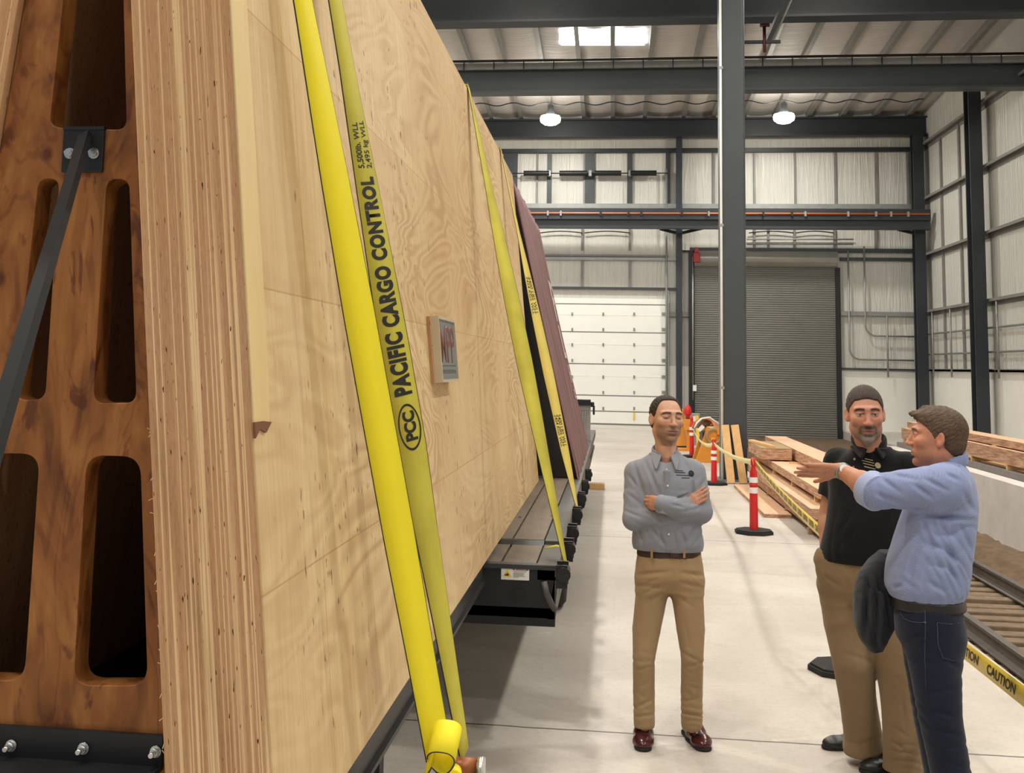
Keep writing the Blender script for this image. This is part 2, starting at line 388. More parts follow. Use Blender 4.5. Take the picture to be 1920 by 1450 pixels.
# ------------------------------------------------------------------ girts, studs and wainscot
def gx(px0, px1, py, h, dep, m, Y=YW, label='horizontal steel girt on the far wall', name='wall_girt'):
    a, b_ = at_y(px0, py, Y), at_y(px1, py, Y); z = at_y((px0+px1)/2, py, Y).z
    return struct(box(name, m, a.x, b_.x, Y-dep, Y, z-h/2, z+h/2), label)
def gv(px, py0, py1, wd, dep, m, label='vertical steel stud on the far wall', Y=YW, name='wall_stud'):
    a, b_ = at_y(px, py0, Y), at_y(px, py1, Y)
    return struct(box(name, m, a.x-wd/2, a.x+wd/2, Y-dep, Y, min(a.z, b_.z), max(a.z, b_.z)), label)
gx(930, 1712, 283, .14, .16, M['steel_dark'])
gx(960, 1712, 388, .16, .2, M['galv'], label='pale steel girt above the runway beam')
gx(1000, 1252, 480, .07, .12, M['girt']); gx(1000, 1268, 486, .10, .16, M['galv'])
gx(1000, 1268, 541, .08, .14, M['steel'])
gx(1280, 1712, 470, .12, .2, M['steel']); gx(1574, 1712, 487, .10, .18, M['steel'])
gx(1574, 1714, 589, .14, .16, M['galv']); gx(1574, 1716, 693, .07, .14, M['steel'])
gx(1252, 1298, 590, .16, .14, M['girt'])
for px, wd in ((958, .5), (1031, .16), (1107, .32), (1181, .18), (1252, .14)): gv(px, 287, 383, wd, .12, M['steel'], 'dark grey plate stud between insulation panels on the far wall')
for px in (1008, 1096, 1338, 1414, 1490, 1565, 1641, 1700): gv(px, 287, 386, .07, .08, M['girt'])
for px in (1092, 1181, 1414, 1440, 1489, 1564, 1641): gv(px, 430, 470, .08, .1, M['girt'])
for px in (1092, 1181): gv(px, 486, 541, .08, .1, M['girt'])
# wainscot panels: white lower wall
zt = at_y(1650, 694, YW-.03).z
a, b_ = at_y(1574, 700, YW).x, XW
struct(box('trim_3', M['white_panel'], a, b_, YW-.03, YW, -.4, zt), 'white wainscot panel on the far wall beside the shutter')
struct(box('trim_4', M['white_panel'], at_y(1252, 700, YW).x, at_y(1297, 700, YW).x, YW-.03, YW, 0, at_y(1280, 687, YW).z), 'white wainscot panel between the two doors')
struct(box('trim_5', M['white_panel'], XW-.03, XW, -9, YW, -.1, 2.08), 'white wainscot panel along the side wall')
for y0, y1 in ((12.6, 18.9), (18.9, 25.2), (25.2, 31.5), (31.5, 37.9)):
    for z in (9.56, 7.72, 5.87, 4.0, 2.09):
        h = .16 if z > 3 else .07
        b = MB().box(XW-.2, XW, y0+.02, y1-.02, z-.01, z+.01).box(XW-.03, XW, y0+.02, y1-.02, z-h, z)
        if z > 3: b.box(XW-.21, XW-.195, y0+.02, y1-.02, z-.07, z+.01)
        struct(b.build('wall_girt', M['girt']), 'horizontal steel girt on the side wall')
for px, a, bb in ((1768, 250, 690), (1803, 215, 690)):
    y = at_x(px, 500, XW-.05).y; struct(box('wall_stud', M['girt'], XW-.06, XW, y-.07, y+.07, 2.1, 9.5), 'grey vertical strap over the side wall insulation')

# conduits
def conduit(pts, r, label): return tag(MB().tube(pts, r, 6).build('conduit', M['galv']), label, 'conduit')
def bend(px, pyt, pyb, pxe, Y, r=.35):
    a = at_y(px, pyt, Y); b_ = at_y(px, pyb, Y); e = at_y(pxe, pyb, Y); z = b_.z
    return [a, Vector((a.x, Y, z+r))]+[Vector((a.x+r-r*math.cos(t), Y, z+r-r*math.sin(t))) for t in np.linspace(.2, PI/2, 6)]+[Vector((e.x, Y, z))]
conduit(bend(1590, 470, 674, 1714, YW-.22), .03, 'thin conduit bending low along the far wall beside the grey shutter')
conduit(bend(1620, 462, 630, 1714, YW-.22), .03, 'thin conduit bending higher along the far wall beside the grey shutter')
for z, nm in ((3.22, 'upper'), (2.56, 'lower')):
    conduit([(XW-.14, y, z) for y in (12, 25, 37.8)], .03, nm+' thin conduit running along the side wall above the white panels')
for px, lab in ((1749, 'in the corner bay'), (1783, 'in the middle of the corner bay'), (1871, 'nearer than the dark wall column')):
    y = at_x(px, 640, XW-.17).y; conduit([(XW-.17, y, 1.85), (XW-.17, y, 4.0)], .03, 'short vertical conduit on the side wall '+lab)
a = at_y(1663, 590, YW-.26); conduit([a, Vector((a.x, a.y, 1.8))], .03, 'short vertical conduit on the far wall above the white panel')
a, b_ = at_y(1249.5, 318, YW-.25), at_y(1249.5, 796, YW-.25); conduit([a, b_], .035, 'long vertical conduit beside the white sectional door')
def sag(px0, px1, py, Y):
    a, b_ = at_y(px0, py, Y), at_y(px1, py, Y)
    return [a+(b_-a)*t+Vector((0, 0, .06*math.sin(t*PI))) for t in np.linspace(0, 1, 9)]
for k, (p0, p1_) in enumerate(((1012, 1092), (1096, 1181), (1404, 1488), (1492, 1563))):
    tag(MB().tube(sag(p0, p1_, 437, YW-.15), .02, 5).build('wall_cable', M['black']),
        'drooping cable on the far wall under the runway beam, %s from the white door' % ('first', 'second', 'third', 'fourth')[k], 'cable')
for k, py in enumerate((449, 458)):
    a, b_ = at_y(1400, py, YW-.12), at_y(1600, py, YW-.12)
    conduit([a, b_], .025, ('upper' if k == 0 else 'lower')+' thin horizontal conduit above the rolling shutter hood')
a = at_y(1282, 463, YW-.3)
for k, px in enumerate((1281, 1289)):
    q = at_y(px, 464, YW-.3); tag(box('junction_box', M['white'], q.x-.09, q.x+.07, q.y-.06, q.y+.06, q.z-.1, q.z+.07),
        'small white wall box beside the red operator, '+('nearer the white door' if k == 0 else 'nearer the shutter'), 'box')
    MB().bar((q.x, q.y+.06, q.z), (q.x, YW, q.z), .03, .03).build('bracket', M['galv'], None).parent = None
for o in [o for o in COL.objects if o.name.startswith('bracket')]: tag(o, 'small wall bracket holding a white box', 'bracket', 'box brackets')

# ------------------------------------------------------------------ door_1: white sectional door with torsion springs
d1 = empty('door_1', (0, YW, 0)); struct(d1, 'white sectional overhead door on the far wall')
xR = at_y(1250, 650, YW).x; xL = -4.2; xc = (xL+xR)/2
rows = [559, 571.5, 624, 684, 743, 772.5, 796]
for a, bb in zip(rows, rows[1:]):
    z1, z0 = at_y(1180, a, YW-.1).z, max(.005, at_y(1180, bb, YW-.1).z)
    p = MB().box(xL, xR, -.12, -.06, z0+.02, z1-.02)
    zz = (z0+z1)/2
    if z1-z0 > .8:
        for zq in (z1-.38*(z1-z0),): p.box(xL, xR, -.126, -.12, zq-.012, zq+.012)
    p.build('door_panel', M['door_white'], d1)
    MB().box(xL, xR, -.112, -.06, z0-.02, z0+.02).build('panel_joint', M['girt'], d1)
for py in (589, 618, 646.5, 676, 707, 736, 766):
    for px in (1073, 1131, 1189, 1245):
        q = at_y(px, py, YW-.12); wq = .028 if px < 1240 else .08
        MB().box(q.x-wq, q.x+wq, -.15, -.115, q.z-.055, q.z+.05).box(q.x-.015, q.x+.015, -.17, -.145, q.z-.025, q.z+.025).build('hinge', M['hinge'], d1)
q = at_y(1189, 781, YW-.13); MB().box(q.x-.025, q.x+.025, -.16, -.12, q.z-.13, q.z+.13).build('pull_strap', M['yellow'], d1)
box('track', M['galv'], xR-.01, xR+.06, -.22, -.1, 0, at_y(1250, 545, YW).z, d1)
zs_ = at_y(1100, 325, YW-.35).z
MB().tube([(at_y(962, 325, YW-.35).x, -.35, zs_), (at_y(1252, 325, YW-.35).x, -.35, zs_)], .02).build('shaft', M['black'], d1)
for a, bb in ((982, 1030), (1049, 1101), (1115, 1165), (1182, 1231)):
    xa, xb = at_y(a, 325, YW-.35).x, at_y(bb, 325, YW-.35).x
    pr = []; n = 34
    for i in range(n*2+1): pr.append((.085+(.0 if i % 2 else .018), xa+(xb-xa)*i/(2*n)))
    MB().lathe([(.02, xa)]+pr+[(.02, xb)], (0, -.35, zs_), 14, 'x').build('torsion_spring', M['black'], d1)
for px in (1031, 1107, 1181):
    q = at_y(px, 325, YW); box('spring_bracket', M['galv'], q.x-.05, q.x+.05, -.38, -.1, zs_-.1, zs_+.1, d1)

# ------------------------------------------------------------------ door_2: grey rolling shutter
d2 = empty('door_2', (0, YW, 0)); struct(d2, 'grey steel rolling shutter on the far wall')
xa, xb = at_y(1302, 650, YW).x, at_y(1568, 650, YW).x
zh = at_y(1400, 500, YW-.2).z; pitch = .075; n = int((zh+.4)/pitch)+2; pr = []
for i in range(n):
    z = -.35+i*pitch; pr += [(-.160, z), (-.176, z+.02), (-.176, z+.05), (-.160, z+.07)]
m_ = MB(); k = len(pr)
m_.add([(xa, y, z) for y, z in pr]+[(xb, y, z) for y, z in pr], [(i, i+1, k+i+1, k+i) for i in range(k-1)])
m_.build('curtain', M['shutter'], d2)
ztop = at_y(1400, 470, YW-.4).z
hood = [(0-.0, ztop), (-.3, ztop), (-.42, ztop-.1), (-.47, ztop-.24), (-.45, ztop-.40), (-.36, ztop-.52), (-.22, zh-.04), (-.0, zh-.04)]
MB().prism(rounded(hood, .05, 3), xa-.02, xb+.02, 'x').build('hood', M['hood'], d2)
zj = at_y(1569, 503, YW).z
for a in (1296, 1570):
    q = at_y(a, 600, YW); MB().box(q.x-.09, q.x+.07, -.24, 0, -.35, zj if a > 1400 else ztop).build('guide_rail', M['black'], d2)
q = at_y(1306, 481, YW-.5)
b = MB().box(q.x-.11, q.x+.11, -.62, -.42, q.z-.2, q.z+.12).box(q.x-.07, q.x+.07, -.6, -.44, q.z+.12, q.z+.3)
mo = b.build('operator', M['red'], d2, .02); tag(mo, 'dark red door operator motor')
q2 = at_y(1298, 560, YW-.3); MB().tube([(q2.x+.02, -.27, .9), (q2.x+.02, -.27, ztop-.2)], .03).build('guide_conduit', M['galv'], d2)
q2 = at_y(1302, 728, YW-.3); box('control_box', M['white'], q2.x-.05, q2.x+.07, -.3, -.24, q2.z-.1, q2.z+.1, d2)

# ------------------------------------------------------------------ railway track
for k, (x, lab) in enumerate(((3.10, 'worn steel rail nearest the concrete slab edge'), (4.08, 'worn steel rail nearest the low concrete wall'))):
    pr = [(-.065, -.30), (.065, -.30), (.065, -.285), (.012, -.265), (.010, -.19), (.034, -.18), (.034, -.152), (.028, -.148), (-.028, -.148), (-.034, -.152), (-.034, -.18), (-.010, -.19), (-.012, -.265), (-.065, -.285)]
    if k == 0: tag(MB().prism([(x+a, b) for a, b in pr], 2, 37.8).build('rail', M['rail_steel']), lab, 'rail')
    else:
        tag(MB().prism([(x+a, b) for a, b in pr], 11.15, 37.8).build('rail', M['rail_steel']), lab+', beyond the joint', 'rail')
        tag(MB().prism([(x+.015+a, b-.02) for a, b in pr], 2, 11.10).build('rail', M['rail_steel']), lab+', short of the joint', 'rail')
tie0 = None
for i in range(52):
    y = 6.6+.30*i
    o = MB().box(-.85, .85, -.085, .085, -.07, .07).build('railway_tie', M['tie'], None, .012) if i == 0 else tie0.copy()
    if i: COL.objects.link(o)
    tie0 = tie0 or o
    o.location = (3.6+random.uniform(-.05, .05), y+random.uniform(-.03, .03), -.388+random.uniform(-.01, .01)); o.rotation_euler = (0, 0, random.uniform(-.02, .02))
    tag(o, 'weathered wooden tie set in dirt between the two rails', 'railway tie', 'ties under the railway track')
q = at_z(1852, 1087, -.3); tag(MB().box(q.x-.06, q.x+.0, q.y-.09, q.y+.09, -.315, -.30).build('wood_scrap', mat('pale_wood_scrap', (225, 180, 130), .7)), 'small pale wood scrap lying on the ties', 'wood scrap')

# ------------------------------------------------------------------ high bay lamps
def make_lamp():
    t = empty('high_bay_lamp')
    MB().lathe([(.0, .42), (.06, .42), (.10, .36), (.11, .16), (.16, .10), (.18, .04), (.16, .02), (0, .02)]).build('housing', M['steel'], t)
    MB().lathe([(.165, .03), (.30, .02), (.33, -.06), (.31, -.16), (.20, -.24), (.0, -.26)]).build('lens', M['lens'], t)
    MB().cyl((0, 0, .42), (0, 0, 1.25), .012, n=6).build('hanger', M['galv'], t)
    L = bpy.data.lights.new('lamp_light', 'AREA'); L.shape = 'DISK'; L.size = .5; L.energy = LAMP_W; L.color = LAMP_COL
    lo = bpy.data.objects.new('lamp_light', L); COL.objects.link(lo); lo.parent = t; lo.location = (0, 0, -.28)
    return t
lamp = make_lamp(); first = True
qa, qb = at_y(1032, 224, 34.4), at_y(1470, 229, 34.4)
xs = [qa.x-5.6, qa.x, qb.x]
spots = [(x, y) for y in (34.4, 21.4, 14.5, 8.0, 1.5) for x in xs]+[(qa.x, -5.0), (qb.x, -5.0)]
for i, (x, y) in enumerate(spots):
    o = lamp if i == 0 else copy_tree(lamp)
    o.location = (x, y, qa.z+.08+(34.4-y)*.03+(.25 if y < 30 else 0))
    if i in (1, 2): tag(o, 'glowing high bay lamp hanging before the dark far beam, '+('above the maroon cover' if i == 1 else 'nearer the side wall'), 'ceiling lamp', 'high bay lamps')
    else: tag(o, 'glowing high bay lamp hanging from the roof out of view', 'ceiling lamp', 'high bay lamps')
# ------------------------------------------------------------------ plywood panel, A-frame, trailers
LEAN = math.atan(.1013); PXB, PZB, PY0, PY1 = -.67, .90, 2.29, 10.2
def onp(px, py, off=0.0):
    d = ray(px, py); k = .1013; t = (PXB+off-CAMP.x-k*(CAMP.z-PZB))/(d.x+k*d.z); return CAMP+d*t
PMAT = Matrix.Translation((PXB, PY0, PZB)) @ Matrix.Rotation(-LEAN, 4, 'Y'); PINV = PMAT.inverted()
def face_mat():
    t = NT('plywood_face_veneer'); o = t.obj(); x, y, z = t.sep()[:3]
    cyz = t.n('CombineXYZ'); t.l(y, cyz.inputs[0]); t.l(z, cyz.inputs[1]); v2 = cyz.outputs[0]
    # cathedral figure: contour lines of a stretched noise
    big = t.noise(t.mapping((1, .35, 1.25), (3, 0, 0)), 1.25, 3, .5, .8)
    lines = t.math('SINE', t.math('MULTIPLY', big, 120.0))
    fig = t.math('MULTIPLY', t.math('ADD', t.math('MULTIPLY', lines, .5), .5), t.ramp(t.noise(t.mapping((1, .6, .7)), 1.3, 2), [(.40, BW(.12)), (.60, BW(1))]))
    fine = t.noise(t.mapping((1, 1, .05)), 55, 4, .6)
    br = t.n('TexBrick'); t.l(t.mapping((1, 1, 1), (.35, .1, 0), src=v2), br.inputs['Vector'])
    br.offset = .37; br.inputs['Scale'].default_value = 1; br.inputs['Brick Width'].default_value = 1.32; br.inputs['Row Height'].default_value = .66
    br.inputs['Mortar Size'].default_value = .0028; br.inputs['Mortar Smooth'].default_value = .4; br.inputs['Bias'].default_value = 0
    br.inputs['Color1'].default_value = lin((228, 203, 158)); br.inputs['Color2'].default_value = lin((215, 186, 140)); br.inputs['Mortar'].default_value = lin((198, 160, 112))
    c = br.outputs['Color']
    tint = t.noise(t.mapping((1, .7, .35)), 1.1, 4, .6)
    c = t.mix(t.ramp(tint, [(.32, BW(.6)), (.55, BW(0))]), c, lin((202, 166, 122)))
    c = t.mix(t.ramp(tint, [(.55, BW(0)), (.75, BW(.45))]), c, lin((230, 206, 166)))
    c = t.mix(t.math('MULTIPLY', fig, .58), c, lin((180, 138, 94)))
    c = t.mix(t.ramp(fine, [(.35, BW(.22)), (.6, BW(0))]), c, lin((172, 126, 78)))
    k1 = t.noise(t.mapping((1, .8, .42), (1, 3, 2)), 40, 2, .5)     # dark flecks along the grain
    k2 = t.noise(t.mapping((1, 1, .5)), 1.7, 3)
    fl = t.math('MULTIPLY', t.ramp(k1, [(.650, BW(0)), (.69, BW(1))]), t.ramp(k2, [(.47, BW(0)), (.58, BW(1))]))
    c = t.mix(t.math('MULTIPLY', fl, .75), c, lin((92, 58, 34)))
    vo = t.n('TexVoronoi'); t.l(t.mapping((1, 2.2, 1.3)), vo.inputs['Vector']); vo.inputs['Scale'].default_value = 1.35
    kn = t.ramp(vo.outputs['Distance'], [(.018, BW(1)), (.042, BW(0))])
    c = t.mix(t.math('MULTIPLY', kn, .8), c, lin((120, 74, 40)))
    t.bump(fine, .12, .002)
    return t.fin(c, .62, 0, .3)
def core_mat():
    t = NT('laminated_veneer_edge'); x, y, z = t.sep()[:3]
    n1 = t.noise(t.mapping((1, .01, .003)), 52, 1, .5); n2 = t.noise(t.mapping((1, .03, .006)), 150, 2, .5)
    c = t.ramp(n1, [(.36, lin((178, 134, 100))), (.46, lin((196, 154, 116))), (.475, lin((236, 204, 158))), (.525, lin((230, 196, 148))), (.54, lin((196, 154, 116))), (.66, lin((180, 136, 100)))])
    c = t.mix(t.ramp(n2, [(.38, BW(.6)), (.46, BW(0)), (.56, BW(0)), (.60, BW(.35))]), c, lin((166, 116, 80)))
    fib = t.noise(t.mapping((1, 1, .12)), 260, 3, .6); c = t.mix(t.ramp(fib, [(.4, BW(.18)), (.6, BW(0))]), c, lin((232, 198, 150)))
    zb = t.noise(t.mapping((.2, .2, 1)), 1.3, 3); c = t.mix(t.ramp(zb, [(.4, BW(0)), (.7, BW(.45))]), c, lin((196, 152, 96)))
    sl = t.noise(t.mapping((1, 1, .16), (2, 0, 5)), 170, 2, .5); c = t.mix(t.ramp(sl, [(.675, BW(0)), (.70, BW(.95))]), c, lin((62, 36, 22)))
    t.bump(t.noise(t.mapping((1, .1, .1)), 140, 3), .5, .004)
    return t.fin(c, .8, 0, .2)
M['face'] = face_mat(); M['core'] = core_mat()
M['strip'] = wood('pale_yellow_veneer', (228, 203, 148), (216, 186, 130), 'z', 6, .6)
def frame_mat():
    t = NT('stained_plywood_frame'); o = t.obj()
    n = t.noise(t.mapping((1.6, 1.6, .55)), 4.2, 4, .55, 1.4); f = t.noise(t.mapping((1, 1, .06)), 60, 3)
    c = t.ramp(n, [(.30, lin((92, 52, 22))), (.47, lin((138, 86, 40))), (.62, lin((160, 106, 54)))])
    c = t.mix(t.ramp(f, [(.35, BW(.35)), (.6, BW(0))]), c, lin((130, 72, 32)))
    ln = t.math('SINE', t.math('MULTIPLY', t.noise(t.mapping((1.5, 1.5, .45), (2, 0, 7)), 3.0, 3, .5, .6), 75.0))
    c = t.mix(t.math('MULTIPLY', t.ramp(ln, [(.55, BW(0)), (.95, BW(1))]), t.ramp(n, [(.35, BW(.55)), (.6, BW(.1))])), c, lin((84, 42, 18)))
    st = t.noise(t.mapping((2.2, 2.2, .9), (4, 1, 0)), 5, 3, .6, 2.0); c = t.mix(t.ramp(st, [(.57, BW(0)), (.66, BW(.75))]), c, lin((78, 36, 16)))
    vo = t.n('TexVoronoi'); t.l(t.mapping((1, 1, .8)), vo.inputs['Vector']); vo.inputs['Scale'].default_value = 6.5
    c = t.mix(t.ramp(vo.outputs['Distance'], [(.05, BW(.85)), (.12, BW(0))]), c, lin((78, 34, 18)))
    t.bump(f, .15, .002)
    return t.fin(c, .5, 0, .35)
M['frame'] = frame_mat()

LP, TH, TK = PY1-PY0, 2.855, .23
p = empty('plywood_panel', (PXB, PY0, PZB), 'huge pale plywood panel with striped laminated edge leaning on the wooden frame', 'plywood panel', rot=(0, -LEAN, 0))
box('panel_core', M['core'], -TK, -.004, 0, LP, 0, TH, p)
box('face_veneer', M['face'], -.004, 0, .002, LP-.002, .002, TH-.002, p)
zc = (PINV @ onp(480, 795)).z
b = MB(); zz = np.linspace(zc, TH-.01, 26); rr = random.Random(5)
L_ = [(.0022, -.001, z) for z in zz]; R_ = [(.0022, .112+rr.uniform(-.004, .004)-(.012 if i == 0 else 0), z) for i, z in enumerate(zz)]
b.strip(L_, R_, False); b.build('veneer_strip', M['strip'], p, solid=.003)
chip = MB(); q = PINV @ onp(470, 800); chip.prism([(-.004, zc-.03), (.03, zc-.012), (.07, zc-.022), (.112, zc-.001), (.05, zc+.004), (-.004, zc+.004)], .0, .006, 'x')
chip.build('broken_chip', mat('dark_split_wood', (120, 74, 48), .8), p)
sl = MB()                                                            # loose fibres along the sawn edge
for i in range(16):
    z = rr.uniform(.25, .95); l_ = rr.uniform(.004, .012); a = rr.uniform(.2, 1.2)
    sl.bar((-TK, .004, z), (-TK-l_*math.sin(a), .0, z+l_*math.cos(a)*rr.choice((1, -1))), .0012, .0012)
tag(sl.build('wood_fibres', M['strip'], p), kind='stuff')
# twin panel on the other side of the frame
AX = -1.235
p2 = empty('plywood_panel', (2*AX-PXB, PY0+.03, PZB), 'second plywood panel on the far side of the wooden frame, only its edge showing', 'plywood panel', rot=(0, LEAN, 0))
box('panel_core', M['core'], .004, TK, 0, LP, 0, TH, p2); box('face_veneer', M['face'], 0, .004, .002, LP-.002, .002, TH-.002, p2)

# ---- wooden A-frame end with cut-outs
af = empty('support_frame', (0, 2.34, 0), 'dark stained wooden A-frame with rounded cut-outs between the two plywood panels', 'wooden frame')
xr = lambda z: PXB-.233-.1013*(z-PZB)
outer = [(xr(1.02)-.003, 1.02), (xr(3.7)-.003, 3.7), (2*AX-xr(3.7)+.003, 3.7), (2*AX-xr(1.02)+.003, 1.02)]
HO = [[(-1.255, 3.35), (-1.297, 2.473), (-1.105, 2.465), (-1.178, 3.35)], [(-1.315, 2.357), (-1.261, 2.357), (-1.262, 1.85), (-1.338, 1.848)],
      [(-1.151, 2.356), (-1.093, 2.356), (-1.047, 1.848), (-1.152, 1.845)], [(-1.394, 1.733), (-1.267, 1.734), (-1.270, 1.241), (-1.425, 1.238)],
      [(-1.160, 1.735), (-1.032, 1.735), (-.988, 1.247), (-1.160, 1.238)]]
rad = (.030, .030, .030, .045, .045)
M['inner_shade'] = mat('inner_board_shade', (44, 30, 20), .7, 0, .2, 5)  # shade inside the frame put into this near-black board colour
def frame_board(name, y, holes, m, dep=.065):
    me = flat_shape(outer, holes, dep-.004, .002)
    map_mesh(me, lambda a, b_, c: Vector((a, y+c, b_)))
    return link(name, me, m, af)
frame_board('end_board', .034, [rounded(h, r, 7) for h, r in zip(HO, rad)], M['frame'])
for y in (1.35, 2.9, 4.4, 5.9, 7.4): frame_board('light_block_board', y, [], M['inner_shade'])  # solid boards added behind the cut-outs to block light
for z in (1.0,): box('bottom_board', M['inner_shade'], 2*AX-xr(1.0)+.004, xr(1.0)-.004, .07, 7.7, z-.03, z+.015, af)
# foot angle with bolts
fa = box('foot_angle', M['black'], -1.56, -.945, -.014, 0.0, 1.088, 1.152, af)
MB().box(-1.56, -.945, -.10, -.0, 1.080, 1.090).build('foot_flange', M['black'], af)
M['chrome'] = mat('zinc_bolt_metal', (205, 206, 205), .25, .9, .1, 30)
def bolt(x, z, y=-.016, r=.0085, tall=.016):
    b = MB().cyl((x, y, z), (x, y-.003, z), r*1.45, n=18).cyl((x, y-.003, z), (x, y-.012, z), r*1.12, n=6).cyl((x, y-.012, z), (x, y-.012-tall, z), r*.62, n=12)
    return b.build('bolt', M['chrome'], af)
for x, z in ((-1.446, 1.11), (-1.282, 1.114), (-1.118, 1.118), (-.957, 1.121)): bolt(x, z)
# bracket plate bent over the edge of the cut-out, with diagonal bar
br = box('bracket', M['black'], -1.255, -1.156, -.008, 0, 2.368, 2.470, af, .002)
MB().box(-1.255, -1.156, -.010, .06, 2.466, 2.474).build('bracket_lip', M['black'], af)
bolt(-1.2345, 2.411, -.009, .0088, .003); bolt(-1.1765, 2.411, -.009, .0088, .003)
a = Vector((-1.196, -.018, 2.452)); e = at_y(-58, 985, 1.15)-Vector((0, 2.34, 0))
MB().bar(a, e, .026, .016, (0, -1, .2)).build('diagonal_bar', mat('dark_bar_steel', (20, 21, 24), .6, 0, .1, 6, 0, .15), af)
# ---- steel base under the near half of the panels
sb = empty('steel_base', (AX, 2.3, 0), 'black steel base beam under the bottom edge of the big plywood panel', 'steel base')
for s in (-1, 1):
    xx = s*(abs(PXB-AX)-.05)
    MB().box(xx-.04, xx+.04, -.02, 3.6, .80, .895).box(xx-.05, xx+.055, -.02, 3.6, .795, .81).build('base_beam', M['black'], sb)
for y in (.12, 1.5, 2.6): MB().box(-.45, .45, y-.05, y+.05, .70, .795).build('cross_beam', M['black'], sb)
for y in (.3, 1.5, 2.6):
    for s in (-1, 1): MB().box(s*.2-.045, s*.2+.045, y-.045, y+.045, .0, .70).box(s*.2-.1, s*.2+.1, y-.1, y+.1, 0, .015).build('leg', M['black'], sb)
MB().box(-.33, .30, -.16, 2, .99, 1.0).box(-.33, .30, -.16, -.06, .90, .99).build('sill', mat('grey_sill_steel', (150, 146, 142), .5, .1), sb)
for s in (-1, 1): MB().box(s*.28-.05, s*.28+.05, .0, 3.4, .795, .99).build('riser', M['black'], sb)

# ------------------------------------------------------------------ MPP sign on the panel
t = empty('wall_sign', (0, 0, 0), 'small square grey and maroon letter sign fixed to the face of the plywood panel', 'sign')
t.matrix_world = PMAT
s0 = PINV @ onp(799, 592); s1 = PINV @ onp(799, 721); e0 = PINV @ onp(857, 660, .052)
ya, yb, z1, z0 = s0.y, e0.y, s0.z-.004, s1.z+.002
box('back_board', M['core'], 0.0005, .018, ya, yb, z0, z1, t)
fr = MB().box(.018, .052, ya, ya+.012, z0, z1).box(.018, .052, yb-.012, yb, z0, z1).box(.018, .052, ya+.012, yb-.012, z0, z0+.012).box(.018, .052, ya+.012, yb-.012, z1-.012, z1)
fr.build('case', mat('beige_sign_case', (196, 182, 156), .4), t)
box('face_plate', mat('brushed_grey_plate', (128, 136, 138), .38, .3), .040, .044, ya+.012, yb-.012, z0+.012, z1-.012, t)
m_mar = mat('maroon_letter_paint', (112, 44, 50), .4)
W_, H_ = yb-ya, z1-z0
def sign_text(name, txt, y0, y1, za, zb, m, dep, bold=0.0):
    me = text_mesh(txt, 1.0, bold)
    xs = [v.co.x for v in me.vertices]; ys = [v.co.y for v in me.vertices]; a, b_, c, d = min(xs), max(xs), min(ys), max(ys)
    map_mesh(me, lambda x, y, z: Vector((.0446+dep, y0+(x-a)/(b_-a)*(y1-y0), za+(y-c)/(d-c)*(zb-za))))
    return link(name, me, m, t)
lt = sign_text('lettering', 'MPP', ya+.10*W_, yb-.06*W_, z0+.30*H_, z1-.12*H_, m_mar, 0, .02)
q = lt.modifiers.new('s', 'SOLIDIFY'); q.thickness = .006
sign_text('small_lettering', 'MASS PLYWOOD PANEL', ya+.14*W_, yb-.07*W_, z0+.13*H_, z0+.19*H_, mat('dark_grey_print', (70, 76, 80), .5), .0004)
box('rule', M['black'], .044, .0448, ya+.10*W_, yb-.05*W_, z0+.245*H_, z0+.255*H_, t)
# ------------------------------------------------------------------ cargo straps
def web_mat(name, c, c2, rough=.55, trans=0):
    t = NT(name); n = t.noise(t.obj(), 3.5, 4); f = t.noise(t.mapping((1, 1, .3)), 260, 2)
    col = t.mix(t.ramp(n, [(.45, BW(0)), (.75, BW(.8))]), lin(c), lin(c2)); t.bump(f, .12, .002); t.fin(col, rough, 0, .25)
    if trans:       # woven webbing lets light through
        tl = t.n('BsdfTranslucent'); t.l(col, tl.inputs[0]); mx = t.n('MixShader'); mx.inputs[0].default_value = trans
        t.l(t.b.outputs[0], mx.inputs[1]); t.l(tl.outputs[0], mx.inputs[2]); t.l(mx.outputs[0], t.N['Material Output'].inputs[0])
    return t.m
M['web'] = web_mat('yellow_webbing', (254, 244, 62), (251, 239, 66), .55, .38)
M['web_worn_shaded'] = web_mat('worn_shaded_yellow_webbing', (216, 206, 84), (186, 176, 72), .6, .25)  # grimy yellow; on the lettered strap the duller tone is painted shade
M['ink'] = mat('black_strap_ink', (24, 24, 22), .6)
M['edge'] = mat('dark_strap_edge', (44, 42, 22), .8)
